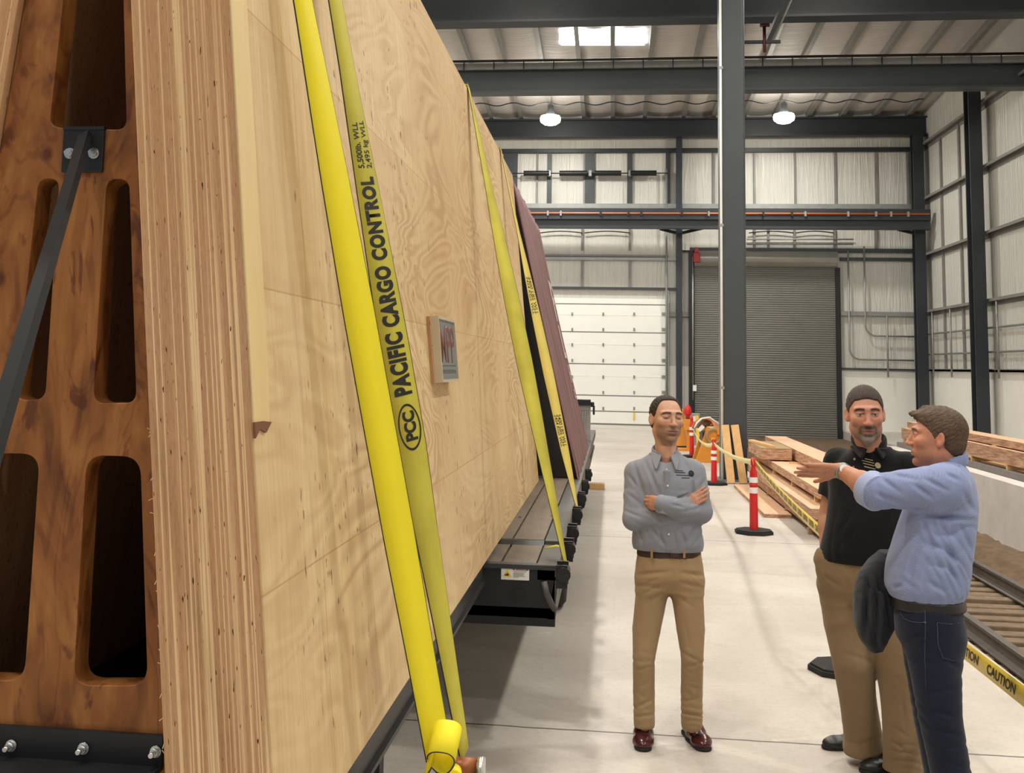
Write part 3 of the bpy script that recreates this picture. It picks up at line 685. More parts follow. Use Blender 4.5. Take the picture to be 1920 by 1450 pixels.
class Strap:
    def __init__(s, T, W, th, hw=.05, sag=0.0):
        s.T, s.W, s.th, s.hw = Vector(T), Vector(W), th, hw; s.d = (s.T-s.W).normalized(); s.sag = sag
    def fr(s, t):   # t 0 top .. 1 bottom -> point, width direction
        p = s.T.lerp(s.W, t); a = math.radians(np.interp(t, [x for x, _ in s.th], [y for _, y in s.th]))
        y = Vector((0, 1, 0)); y = (y-s.d*y.dot(s.d)).normalized(); x = y.cross(s.d).normalized()
        if x.x < 0: x = -x
        return p, y*math.cos(a)+x*math.sin(a)
    def tp(s, py):  # parameter where the centre line stands at photo row py
        lo, hi = 0.0, 1.0
        for _ in range(40):
            m = (lo+hi)/2; q = s.fr(m)[0]-CAMP; r = CY - FPX*q.dot(CU)/q.dot(CF)
            lo, hi = (m, hi) if r < py else (lo, m)
        return lo
    def build(s, label, m, tail=True):
        t = empty('cargo_strap', s.W, label, 'cargo strap', 'yellow cargo straps'); n = 60
        L, R, e1, e2 = [], [], [], []
        for i in range(n+1):
            p, w_ = s.fr(i/n); nn = s.d.cross(w_).normalized()*.0022
            L.append(p-w_*s.hw-s.W); R.append(p+w_*s.hw-s.W)
        MB().strip(L, R).build('webbing', m, t, solid=.0035)
        for side in (-1, 1):
            b = MB(); b.tube([(s.fr(i/n)[0]+s.fr(i/n)[1]*side*s.hw-s.W) for i in range(n+1)], .0021, 5); b.build('edge_binding', M['edge'], t)
        if tail:    # over the top edge of the panel and across
            p, w_ = s.fr(0); y = Vector((0, 1, 0))
            pts = [p, p+Vector((-.06, 0, .012)), Vector((2*AX-p.x+.06, p.y, p.z+.012)), Vector((2*AX-p.x, p.y, p.z-.02))]
            MB().strip([q-y*s.hw-s.W for q in pts], [q+y*s.hw-s.W for q in pts], False).build('top_run', m, t, solid=.0035)
        s.o = t; return t
    def text(s, txt, py0, py1, c0, c1, bold=.0, name='lettering', sp=1.0):   # reads upward from row py0 to row py1; letter feet at across c0, heads at c1 (-1..1)
        me = text_mesh(txt, 1.0, bold, space=sp); xs = [v.co.x for v in me.vertices]; ys = [v.co.y for v in me.vertices]; a, b_, c, d = min(xs), max(xs), min(ys), max(ys)
        t0, t1 = s.tp(py0), s.tp(py1)
        def f(x, y, z):
            u = t0+(x-a)/(b_-a)*(t1-t0); v = c0+(y-c)/(d-c)*(c1-c0); p, w_ = s.fr(u); nn = s.d.cross(w_).normalized()
            if nn.dot(CAMP-p) < 0: nn = -nn
            return p+w_*v*s.hw+nn*.0032-s.W
        return link(name, map_mesh(me, f), M['ink'], s.o)
s2 = Strap((-.955, 2.945, 3.775), (-.42, 3.285, .825), [(0, 0), (.33, 14), (.50, 34), (.60, 46), (.70, 46), (.77, 32), (.86, 20), (1, 6)])
s2.build('shade-toned yellow strap printed with black lettering, close behind the brighter strap', M['web_worn_shaded'])
s1 = Strap((-.955, 2.48, 3.775), (-.45, 2.97, .935), [(0, 0), (.33, 15), (.48, 31), (.60, 40), (.80, 41), (.90, 34), (1, 30)])
s1.build('bright yellow strap nearest the striped panel edge, its end curled at the winch', M['web'])
s2.text('PACIFIC CARGO CONTROL', 742, 332, .66, -.62, .055, sp=1.12)
s2.text('5,500lb. WLL', 316, 230, .10, -.60, .022); s2.text('2,495 kg WLL', 316, 226, .88, .22, .012)
s2.text('PCC', 827, 772, .52, -.34, .045)
# printed oval round the initials
tA, tB = s2.tp(845), s2.tp(758); b = MB(); vi, vo = [], []
for i in range(49):
    a = 2*PI*i/48
    for rr_, lst in ((1.0, vo), (.90, vi)):
        p_, w_ = s2.fr((tA+tB)/2+(tB-tA)/2*rr_*math.cos(a)); nn = s2.d.cross(w_).normalized()
        if nn.dot(CAMP-p_) < 0: nn = -nn
        lst.append(p_+w_*s2.hw*(.06+.78*(rr_ if rr_ == 1 else .88)*math.sin(a))+nn*.003-s2.W)
b.strip(vi, vo, False).build('printed_oval', M['ink'], s2.o)
# curled tail of the bright strap
a0, a1 = at_y(841, 1366, 2.95), at_y(827, 1430, 2.86); ax_ = (a1-a0).normalized(); a0 = a1-ax_*.1
u = Vector((1, 0, 0)); u = (u-ax_*u.dot(ax_)).normalized(); v = ax_.cross(u)
R1 = []; 
for i in range(30):
    th = PI*.95-i/29*PI*1.75; r_ = .034+.003*math.sin(3*th)
    R1.append(u*math.cos(th)*r_+v*math.sin(th)*r_*1.15*(1 if v.z > 0 else -1))
end = R1[-1]; 
for i in range(1, 8): R1.append(end+(u*-.004-v*(1 if v.z > 0 else -1)*.009)*i)
W1 = s1.W
MB().strip([a0+q-W1 for q in R1], [a1+q-W1 for q in R1]).build('curled_end', M['web'], s1.o, solid=.0035)
MB().tube([a1+q-W1 for q in R1], .002, 5).build('edge_binding', M['edge'], s1.o)
w0 = at_y(852, 1452, 2.97)
wt = empty('strap_winch', (-.43, 3.18, .80), 'brown and silver strap winch at the foot of the two nearest straps', 'winch')
def wl(p): return Vector(p)-Vector(wt.location)
c0 = at_y(872, 1440, 3.22)
MB().cyl(wl(c0+Vector((-.06, .0, .0))), wl(c0+Vector((.035, 0, 0))), .028, n=20).build('drum', mat('rusty_brown_drum', (150, 88, 46), .4, .3), wt)
MB().cyl(wl(c0+Vector((.035, 0, -.004))), wl(c0+Vector((.055, 0, -.004))), .036, n=16).build('ratchet_cap', M['chrome'], wt)
MB().box(-.27, .03, -.06, .06, -.07, -.045).box(-.05, -.03, -.05, .05, -.07, .05).build('bracket', M['black'], wt)
MB().cyl(wl(at_y(851, 1462, 3.0)), wl(at_y(851, 1448, 3.12)), .022, n=16).build('wound_webbing', M['web'], wt)

s3 = Strap((-.955, 6.97, 3.765), (-.24, 5.95, .895), [(0, 0), (.25, 22), (.5, 62), (.62, 66), (.8, 34), (1, 4)], .048)
s3.build('worn yellow strap crossing the plywood panel to the trailer corner', M['web_worn_shaded'])
s4 = Strap((-.955, 9.05, 3.765), (-.262, 8.5, .87), [(0, 0), (.25, 10), (.5, 48), (.65, 60), (.85, 40), (1, 5)], .045)
s4.build('yellow strap beside the maroon cover, printed with small worn lettering', mat('pale_yellow_webbing', (214, 192, 96), .6))
s4.text('5400 LBS WLL', 520, 590, -.1, .65, .006); s4.text('2454 KGS WLL', 520, 590, -.75, -.12, .004)
s4.text('5400 LBS WLL', 778, 838, -.1, .65, .006); s4.text('2454 KGS WLL', 778, 838, -.75, -.12, .004)
q0 = at_y(1022, 1028, 6.25); q1 = at_y(1056, 1043, 6.02)
pts = [q0, q0+Vector((.06, 0, .015)), q0+Vector((.10, 0, .01)), Vector((-.262, 6.06, .885)), Vector((-.235, 5.99, .84))]
y = Vector((0, .03, 0)); MB().strip([p_-y-s3.W for p_ in pts], [p_+y-s3.W for p_ in pts]).build('loose_end', M['web_worn_shaded'], s3.o, solid=.003)

# ------------------------------------------------------------------ flatbed trailer
tr = empty('flatbed_trailer', (-1.3, 6.05, 0), 'black flatbed trailer with worn wooden deck under the panels and the maroon cover', 'trailer')
def T_(x0, x1, y0, y1, z0, z1): return (x0+1.3, x1+1.3, y0-6.05, y1-6.05, z0, z1)
M['deck'] = wood('worn_deck_planks', (128, 117, 104), (92, 82, 72), 'y', 5, .75, .6, (60, 50, 44))
b = MB().box(*T_(-2.3, -.30, 6.05, 6.10, .56, .875)).box(*T_(-2.3, -.30, 6.05, 18.6, .60, .66)); b.build('front_frame', M['black'], tr, .004)
MB().box(*T_(-2.3, -.29, 6.04, 6.11, .857, .881)).build('front_rail', mat('scuffed_rail_steel', (58, 60, 62), .45, .2), tr)
xs = [-2.3, -1.9, -1.55, -1.15, -.93, -.60, -.405]
for a, bb in zip(xs, xs[1:]): box('deck_plank', M['deck'], *T_(a+.006, bb-.006, 6.10, 6.74, .83, .880), tr, .003)
for a, bb in zip(xs, xs[1:]): box('deck_plank', M['deck'], *T_(a+.006, bb-.006, 6.80, 18.6, .868, .90), tr, .003)
MB().prism([(6.70-6.05, .880), (6.80-6.05, .880), (6.80-6.05, .9), (6.76-6.05, .9)], -1.0, .895, 'x').build('step_edge', M['black'], tr)
M['siderail'] = mat('worn_side_rail_steel', (84, 82, 78), .5, .2, .2, 6)
box('side_rail', M['siderail'], *T_(-.402, -.285, 6.05, 6.72, .80, .884), tr, .004)
box('side_rail', M['siderail'], *T_(-.402, -.285, 6.76, 18.6, .80, .902), tr, .004)
box('side_rail', M['siderail'], *T_(-2.42, -2.31, 6.05, 18.6, .80, .90), tr, .004)
MB().prism([(-.305+1.3, .82), (-.285+1.3, .82), (-.305+1.3, .60), (-.34+1.3, .60)], .0, .35, 'y').build('corner_plate', M['siderail'], tr)
MB().tube([Vector(T_(-.36, 0, 6.03, 0, .80, 0)[::2][:1]+(6.03-6.05, .80)), Vector((-.345+1.3, -.03, .74)), Vector((-.32+1.3, -.05, .69)), Vector((-.30+1.3, -.03, .66))], .018).build('corner_hook', M['siderail'], tr)
for x in (-2.1, -1.9, -.75, -.5): MB().cyl((x+1.3, -.001, .72), (x+1.3, -.006, .72), .035, n=20).build('light_socket', M['black_rough'], tr)
# winches along the side rail, each a black spool in a bracket
for k, (px, py) in enumerate(((1058, 1060), (1069, 1016), (1076, 982), (1084, 957), (1092, 934), (1099, 911), (1105, 889))):
    q = at_x(px, py, -.245); y0 = q.y; zw = min(q.z, .89)
    b = MB().cyl((q.x+1.3, y0-6.05-.07, zw), (q.x+1.3, y0-6.05+.07, zw), .030, n=16)
    b.cyl((q.x+1.3, y0-6.05-.09, zw), (q.x+1.3, y0-6.05-.07, zw), .037, n=12).box(-.285+1.3, q.x+1.3+.02, y0-6.05+.05, y0-6.05+.075, zw-.07, zw+.045).box(-.285+1.3, q.x+1.3+.02, y0-6.05-.075, y0-6.05-.06, zw-.07, zw+.045)
    b.build('rail_winch', M['black'], tr)
for s in (-1, 1):
    for y in (3.2, 9.5, 10.9):
        b = MB().lathe([(.12, -.13), (.40, -.13), (.44, -.09), (.44, .09), (.40, .13), (.12, .13)], (s*.80, y, .44), 28, 'x'); b.build('wheel', M['black_rough'], tr)
for y in (3.2, 9.5, 10.9): MB().cyl((-.8, y, .44), (.8, y, .44), .06).build('axle', M['black'], tr)
MB().box(-.75, -.60, 1.6, 12.5, .42, .60).box(.0, .15, 1.6, 12.5, .42, .60).build('chassis_beam', M['black'], tr)
# warning label on the front frame
l0, l1 = at_y(940, 1062, 6.045), at_y(992, 1089, 6.045)
lb = box('warning_label', mat('white_label', (222, 222, 218), .5), l0.x+1.3, l1.x+1.3, -.0065, -.0008, l1.z, l0.z, tr); lb['label'] = 'white and red warning label with a yellow triangle'
lw, lh = l1.x-l0.x, l0.z-l1.z
def lx(u): return l0.x+1.3+u*lw
def lz(v): return l1.z+v*lh
box('label_header', mat('label_red', (140, 40, 44), .5), lx(.42), lx(.96), -.0072, -.0066, lz(.74), lz(.93), lb).matrix_parent_inverse = Matrix()
MB().prism([(lx(.07), lz(.22)), (lx(.37), lz(.22)), (lx(.22), lz(.80))], -.0072, -.0066, 'y').build('label_triangle', M['yellow'], lb)
MB().prism([(lx(.13), lz(.32)), (lx(.27), lz(.30)), (lx(.27), lz(.44)), (lx(.23), lz(.52)), (lx(.20), lz(.42)), (lx(.13), lz(.42))], -.0078, -.0072, 'y').build('label_symbol', M['black'], lb)
def ltext(txt, u0, u1, v0, v1, m, bold=0):
    me = text_mesh(txt, 1.0, bold); X = [v.co.x for v in me.vertices]; Y = [v.co.y for v in me.vertices]
    map_mesh(me, lambda x, y, z: Vector((lx(u0+(x-min(X))/(max(X)-min(X))*(u1-u0)), -.0079, lz(v0+(y-min(Y))/(max(Y)-min(Y))*(v1-v0)))))
    return link('label_text', me, m, lb)
ltext('DANGER', .58, .92, .78, .89, M['white'], .01)
MB().prism([(lx(.47), lz(.78)), (lx(.55), lz(.78)), (lx(.51), lz(.90))], -.0079, -.0073, 'y').build('label_alert', M['white'], lb)
g = mat('label_grey_print', (120, 116, 110), .6)
bb = MB()
for k, (v, u) in enumerate(((.62, .9), (.52, .80), (.44, .84), (.36, .80), (.28, .86), (.20, .62))): bb.box(lx(.43), lx(u), -.0072, -.0066, lz(v), lz(v+.035))
bb.build('label_print', g, lb)

# ------------------------------------------------------------------ maroon covered load beyond the panel
def maroon_mat():
    t = NT('maroon_cover'); f = t.noise(t.mapping((1, 2.2, .12)), 3.2, 4, .6, .6)
    c = t.ramp(f, [(.3, lin((104, 72, 74))), (.7, lin((142, 106, 106)))]); c = t.mix(t.ramp(t.noise(t.obj(), 40, 2), [(.68, BW(0)), (.75, BW(.5))]), c, lin((190, 160, 150)))
    t.bump(f, .5, .03); return t.fin(c, .6, 0, .3)
M['maroon'] = maroon_mat()
mc = empty('maroon_cover', (-1.3, 10.42, .9), 'dusty maroon cover with white lettering leaning over the load beyond the plywood panel', 'cover')
tb, tt = at_y(1090, 928, 10.42), at_y(961, 338, 10.42)
vs, fs = [], []; ny, nz = 44, 26; Lm = 3.9
for j in range(ny+1):
    for i in range(nz+1):
        v = i/nz; y = Lm*j/ny
        x = tb.x+(tt.x-tb.x)*v+.006*math.sin(9*y+2*v)+.003*math.sin(17*y-3*v)-.05*v*v*(1-v)
        vs.append((x+1.3, y, tb.z+(tt.z-tb.z)*v-.9))
fs = [(j*(nz+1)+i, (j+1)*(nz+1)+i, (j+1)*(nz+1)+i+1, j*(nz+1)+i+1) for j in range(ny) for i in range(nz)]
MB().add(vs, fs, True).build('cover_sheet', M['maroon'], mc, solid=.012)
zt_ = tt.z-.9
MB().box(-1.4, tt.x+1.3, .02, Lm, zt_-.03, zt_).build('cover_top', M['maroon'], mc)
bf = MB().prism([(tb.x+1.28, .02), (tt.x+1.28, zt_-.03), (-1.2, zt_-.03), (-1.5, .02)], .06, .12, 'y'); bf.build('dark_end', M['black'], mc)
MB().prism([(tb.x+1.28, .02), (tt.x+1.28, zt_-.03), (-1.2, zt_-.03), (-1.5, .02)], Lm-.06, Lm, 'y').build('cover_end', M['maroon'], mc)
# pale letters near the far edge of the cover
k = (tt.x-tb.x)/(tt.z-tb.z)
for n_, (a0_, a1_, y0_, y1_) in enumerate(((2.75, 2.25, 3.0, 3.75), (2.2, 1.80, 3.0, 3.8), (1.72, 1.5, 3.2, 3.75), (1.42, 1.30, 3.25, 3.72))):
    me = text_mesh('FLHO'[n_], 1.0, .02); X = [v.co.x for v in me.vertices]; Y = [v.co.y for v in me.vertices]
    def mp(x, y, z):
        zz = a1_+(y-min(Y))/(max(Y)-min(Y))*(a0_-a1_)-.9+.25; v = (zz+.9-tb.z)/(tt.z-tb.z); yy = y0_+(x-min(X))/(max(X)-min(X))*(y1_-y0_)
        return Vector((tb.x+(tt.x-tb.x)*v+1.3+.012-.05*v*v*(1-v), yy, zz))
    link('pale_letter', map_mesh(me, mp), mat('pale_letter_paint', (206, 186, 184), .6), mc)
# perforated metal headboard with black top, farther along the trailer
hb = empty('perforated_headboard', (-.43, 16.0, .9), 'perforated metal board with a black padded top standing beyond the maroon cover', 'headboard')
m0, m1 = at_y(1078, 760, 16.0), at_y(1107, 830, 16.0)
hx0, hx1, hz0, hz1 = m0.x+.43-.25, m1.x+.43, .0, m0.z-.9
b = MB(); nxh = 14; nzh = 16
me = flat_shape([(hx0, hz0), (hx1, hz0), (hx1, hz1), (hx0, hz1)], [arc((hx0+.03+(hx1-hx0-.06)*i/(nxh-1), hz0+.03+(hz1-hz0-.10)*j/(nzh-1)), .0095, 0, 2*PI*.9, 7) for i in range(nxh) for j in range(nzh)], .006)
link('perforated_plate', map_mesh(me, lambda x, y, z: Vector((x, z, y))), mat('pale_aluminium', (170, 165, 160), .4, .5), hb)
box('backing', M['white'], hx0, hx1, .03, .035, hz0, hz1, hb)
MB().box(hx0-.02, hx1, -.05, .05, hz1, hz1+.085).box(hx1, hx1+.05, -.04, .04, hz1-.02, hz1+.05).box(hx1+.03, hx1+.06, -.04, .04, hz1-.13, hz1-.0).build('black_top', M['black'], hb, .008)
# ------------------------------------------------------------------ loose props: markers, tape, lumber, machine
M['cone_red'] = mat('red_marker_plastic', (206, 38, 36), .4, 0, .04)
M['refl'] = mat('white_reflective_band', (240, 236, 230), .35, 0, .03)
def make_marker():
    t = empty('marker_post')
    b = MB().prism([(math.cos(a)*.235, math.sin(a)*.235) for a in [PI/8+k*PI/4 for k in range(8)]], 0, .035, 'z'); b.prism([(math.cos(a)*.218, math.sin(a)*.218) for a in [PI/8+k*PI/4 for k in range(8)]], .035, .048, 'z')
    b.build('base', M['black_rough'], t, .004)
    MB().lathe([(.053, .045), (.051, .1), (.046, .70), (.043, .73), (.027, .78), (.024, .79), (.033, .81), (.033, .865), (.028, .89), (.0, .90)]).build('post', M['cone_red'], t)
    for z0, z1 in ((.475, .545), (.600, .665)):
        MB().lathe([(.0505, z0), (.051, z0+.004), (.0495, z1-.004), (.049, z1)]).build('reflective_band', M['refl'], t)
    MB().lathe([(.0485, .563), (.052, .567), (.052, .580), (.0485, .584)]).build('ridge', M['cone_red'], t)
    return t
mk = make_marker(); P = []
for k, (px, py, lab) in enumerate(((1414, 1001, 'red and white marker post beside the lumber stack, holding caution tape'), (1339, 909, 'red and white marker post in front of the tall grey column'),
        (1297, 858, 'red and white marker post beside the standing yellow-edged board near the orange machine'), (1585, 1262, 'marker post hidden behind the man in black, only its dark base showing'))):
    o = mk if k == 0 else copy_tree(mk)
    q = at_z(px, py); q.y += .02; o.location = (q.x, q.y, 0); P.append(q); tag(o, lab, 'marker post', 'red marker posts')
    if k == 1: o.scale = (1, 1, .86)
    if k == 3: o.rotation_euler = (0, 0, .35)
o = copy_tree(mk); o.location = (1.86, 2.14, 0); tag(o, 'marker post nearest the photographer, out of view, holding the wide caution tape', 'marker post', 'red marker posts')
# caution tape
def tape_mat():
    t = NT('yellow_caution_tape'); n = t.noise(t.obj(), 6, 3); return t.fin(t.mix(n, lin((238, 204, 44)), lin((246, 220, 70))), .35, 0, .5)
M['tape'] = tape_mat()
M['tape_pale'] = mat('pale_yellow_tape', (244, 228, 150), .35)
def tape(pts, label, m, hw=.038, text=None, nsub=14, tilt=0.0, letters=True, pitch=.30):
    """pts: hanging points; sags between them; band upright, slightly tilted"""
    C_ = []
    for (a, b_, sag) in pts:
        for i in range(nsub): 
            t = i/nsub; C_.append(Vector(a).lerp(Vector(b_), t)-Vector((0, 0, sag*4*t*(1-t))))
    C_.append(Vector(pts[-1][1])); n = len(C_); up = []
    for i in range(n):
        d = (C_[min(i+1, n-1)]-C_[max(i-1, 0)]).normalized(); s_ = d.cross(Vector((0, 0, 1))).normalized(); u = s_.cross(d).normalized()
        up.append((u*math.cos(tilt)+s_*math.sin(tilt)).normalized())
    o = MB().strip([c-u*hw for c, u in zip(C_, up)], [c+u*hw for c, u in zip(C_, up)]).build('caution_tape', m, solid=.0015)
    tag(o, label, 'caution tape')
    if letters:
        L = [0]
        for a, b_ in zip(C_, C_[1:]): L.append(L[-1]+(b_-a).length)
        k = 0
        base = text_mesh('CAUTION', 1.0, .022); X = [v.co.x for v in base.vertices]; Y = [v.co.y for v in base.vertices]
        while (k+1)*pitch < L[-1]:
            me = base.copy(); s0 = k*pitch+.03
            def f(x, y, z):
                s = s0+(x-min(X))/(max(X)-min(X))*pitch*.74+pitch*.08*(y-min(Y))/(max(Y)-min(Y)); i = min(int(np.searchsorted(L, s)), n-1); i = max(i, 1); t = (s-L[i-1])/(L[i]-L[i-1])
                c = C_[i-1].lerp(C_[i], t); u = up[i-1].lerp(up[i], t); d = (C_[i]-C_[i-1]).normalized(); nn = d.cross(u).normalized()
                if nn.dot(CAMP-c) < 0: nn = -nn
                return c+u*(-.5+(y-min(Y))/(max(Y)-min(Y)))*hw*1.1+nn*.0022
            map_mesh(me, f); link('lettering', me, M['ink'], o); k += 1
        bpy.data.meshes.remove(base)
    return o
A1 = Vector((P[0].x+.02, P[0].y-.06, .83)); A0 = at_y(1545, 1003, P[3].y+.15)
tape([(A1, A0, .03)], 'caution tape running from the nearest standing marker post behind the man in black', M['tape'], .047, tilt=.1, pitch=.36)
B0 = at_y(1770, 1190, 5.85); B1 = at_y(1925, 1310, 4.6); B2 = Vector((1.86, 2.2, .80))
tape([(A0+Vector((.05, -.05, 0)), B0, .0), (B0, B1, .0), (B1, B2, .02)], 'wide caution tape passing behind the man in blue along the track edge', M['tape'], .045, tilt=.10, pitch=.52)
A2 = Vector((P[1].x, P[1].y-.06, at_y(1328, 832, P[1].y).z))
tape([(A2, A1+Vector((-.03, 0, .02)), .06)], 'pale caution tape between the two nearer marker posts', M['tape_pale'], .034, tilt=.2, letters=False)
A3 = Vector((P[2].x, P[2].y-.06, at_y(1297, 800, P[2].y).z))
tape([(A3, A2, .16)], 'drooping caution tape between the two far marker posts', M['tape_pale'], .036, tilt=.25, letters=False)

# ---- laminated lumber on the slab edge
M['lvl'] = wood('pink_laminated_lumber', (232, 196, 162), (206, 160, 124), 'y', 7, .65, .2, (170, 120, 90))
def lvl_end():
    t = NT('laminated_lumber_side'); x, y, z = t.sep()[:3]
    n = t.noise(t.mapping((.1, .05, 1)), 60, 2); f = t.noise(t.mapping((1, .08, 1)), 40, 3)
    c = t.ramp(n, [(.38, lin((150, 108, 82))), (.5, lin((186, 146, 116))), (.6, lin((202, 164, 132)))]); c = t.mix(t.ramp(f, [(.4, BW(.4)), (.6, BW(0))]), c, lin((140, 100, 78)))
    return t.fin(c, .7)
M['lvl_side'] = lvl_end(); M['stick'] = wood('pale_stick_wood', (226, 186, 130), (204, 158, 102), 'y', 6, .7)
M['grey_wood'] = wood('grey_brown_lumber', (178, 152, 112), (146, 118, 84), 'x', 6, .75)
def beam(name, x0, x1, y0, y1, z0, z1, label, cat='lumber beam', group='laminated lumber beams by the column', m=None):
    t = empty(name, ((x0+x1)/2, y0, z0), label, cat, group)
    hx = (x1-x0)/2
    MB().box(-hx, hx, 0, y1-y0, 0, z1-z0-.006).build('core', m or M['lvl_side'], t, .003)
    MB().box(-hx, hx, 0, y1-y0, z1-z0-.006, z1-z0).build('top_ply', m or M['lvl'], t)
    return t
yE = 13.35
zA1 = at_y(1520, 954, yE).z; zA0 = zA1-.125
xA = at_y(1520, 960, yE).x; YB = 19.3
zB0 = at_y(1535, 936, yE+.3).z; zB1 = at_y(1535, 918, yE+.3).z; xB = at_y(1535, 920, yE+.3).x
beam('laminated_beam', xA, xA+.27, yE, YB, zA0, zA1, 'long pink laminated beam nearest the aisle in the lumber stack')
beam('laminated_beam', xA+.30, xA+1.2, yE+.15, YB+.3, zA0, zA1, 'wide pink laminated beam in the lumber stack, just behind the aisle beam')
beam('laminated_beam', xA+.07, xA+.36, yE+.03, YB, .075, zA0-.012, 'grey shadowed laminated beam at the very bottom of the lumber stack')
beam('laminated_beam', xB, xB+1.35, yE+.3, YB+.6, zB0, zB1, 'broad laminated panel on top of the low beams, carrying thin sticks')
for k in range(4):
    y = yE+.7+k*1.75
    tag(MB().box(xB+.02, xB+.8, y-.03, y+.03, zA1, zB0).build('spacer_stick', M['stick']), 'short spacer stick between the two layers of the lumber stack', 'spacer stick', 'sticks inside the lumber stack')
for k in range(6):
    y = yE+.9+k*1.0
    tag(MB().box(xB+.22, xB+1.2, y-.025, y+.025, zB1, zB1+.022).build('thin_stick', M['stick']), 'thin stick lying across the broad laminated panel', 'stick', 'sticks on the broad panel')
for k in range(4):
    y = yE+.5+k*1.8
    tag(MB().box(xA+.05, xA+1.2, y-.05, y+.05, .0, .075).build('bearer', M['grey_wood']), 'wooden bearer under the lumber stack', 'bearer', 'bearers under the lumber stack')
    tag(MB().box(xA+.5, xA+1.2, y-.05, y+.05, .075, zA0).build('bearer', M['grey_wood']), 'thick wooden bearer under the wide beam of the lumber stack', 'bearer', 'thick bearers under the lumber stack')
# short block on top and the pale beam beside it
ys = 17.6; zb1 = zB1+.022
q0, q1 = at_y(1428, 858, ys), at_y(1485, 842, ys); hb_ = max(.12, q1.z-zb1)
t = empty('lumber_block', (q0.x, ys, zb1), 'short thick brown lumber block on the far end of the lumber stack', 'lumber block')
MB().box(0, q1.x-q0.x, 0, 1.7, .0, hb_-.01).build('core', M['lvl_side'], t, .006); MB().box(0, q1.x-q0.x, 0, 1.7, hb_-.01, hb_).build('top_ply', M['grey_wood'], t)
tag(MB().bar((q0.x+.18, ys+.1, zb1+hb_+.02), (q0.x+.02, ys+1.5, zb1+hb_+.02), .09, .035).build('loose_stick', M['stick']), 'loose pale stick lying on the short lumber block', 'stick')
beam('laminated_beam', q1.x+.05, q1.x+.42, 14.6, 21.0, zb1, zb1+hb_-.01, 'thick pale laminated beam on top of the lumber stack behind the pointing hand')
# flat panel on the floor
f0, f1, f2 = at_z(1433, 971), at_z(1478, 971), at_z(1398, 914)
t = empty('floor_panel', (f0.x, f0.y, 0), 'flat pink plywood piece lying on the floor beside the lumber stack', 'plywood piece')
MB().box(0, f1.x-f0.x+.03, 0, 3.7, 0, .045).build('core', M['lvl_side'], t); MB().box(0, f1.x-f0.x+.03, 0, 3.7, .045, .052).build('top_ply', M['lvl'], t)
# two boards leaning on the column
for k, (bx, tx) in enumerate((((1352+1376)/2+3, 1359), (1390, 1377))):
    a_ = at_z(bx+4, 908); b_ = at_y(tx, 797, 19.9)
    b_.y = 19.86; tag(MB().bar(a_+Vector((0, 0, .01)), b_, .135, .035, (0, -1, .2)).build('leaning_board', M['stick'], None, .004), ('first' if k == 0 else 'second')+' pale board leaning against the foot of the tall column, '+('on the white edge side' if k == 0 else 'on the lumber side'), 'board')

# ---- stacks on the raised floor
def ledge():
    x0 = 5.5
    def pt(px, py): return at_x(px, py, x0)
    tag(MB().box(5.46, 5.62, 8, 22.3, .53, .62).build('grey_beam', mat('grey_weathered_beam', (120, 114, 110), .8)), 'long grey weathered beam on top of the low concrete wall', 'beam')
    t0 = empty('laminated_beam', (x0, 14.4, .70), 'thick pink laminated beam under the thinner one on the concrete wall', 'lumber beam', 'lumber on the concrete wall')
    MB().box(0, .40, 0, 7.7, 0, .20).build('core', M['lvl_side'], t0); MB().box(0, .40, 0, 7.7, .20, .206).build('top_ply', M['lvl'], t0)
    t1 = empty('laminated_beam', (x0+.06, 14.9, .925), 'thinner pink laminated beam topping the stack on the concrete wall', 'lumber beam', 'lumber on the concrete wall')
    MB().box(0, .30, 0, 7.0, 0, .10).build('core', M['lvl_side'], t1); MB().box(0, .30, 0, 7.0, .10, .106).build('top_ply', M['lvl'], t1)
    for k in range(5):
        y = 14.9+k*1.55
        tag(MB().box(x0+.01, x0+.39, y-.03, y+.03, .62, .70).build('spacer_stick', M['stick']), 'spacer stick under the lower beam on the concrete wall', 'spacer stick', 'lower sticks on the concrete wall')
        tag(MB().box(x0+.02, x0+.36, y+.57, y+.63, .906, .925).build('spacer_stick', M['stick']), 'spacer stick between the two beams on the concrete wall', 'spacer stick', 'upper sticks on the concrete wall')
    for k in range(3):
        tag(MB().bar((6.25+.34*k, 16.5+.4*k, .525), (6.1+.34*k, 20.9, .525), .24, .04).build('loose_plank', M['stick']), '%s loose plank behind the beams on the raised floor' % ('first', 'second', 'third')[k], 'plank', 'loose planks on the raised floor')
ledge()
for k in range(6):
    x_, z_ = 7.75+.36*(k % 3), .0+.17*(k//3)
    beam('laminated_beam', x_, x_+.33, 23.0+.4*(k % 2), 31.0+.5*(k % 3), z_, z_+.16, '%s row of pale laminated beams stacked on the low floor before the white far wall' % ('lower' if k < 3 else 'upper'), group=('lower' if k < 3 else 'upper')+' beams on the low floor')

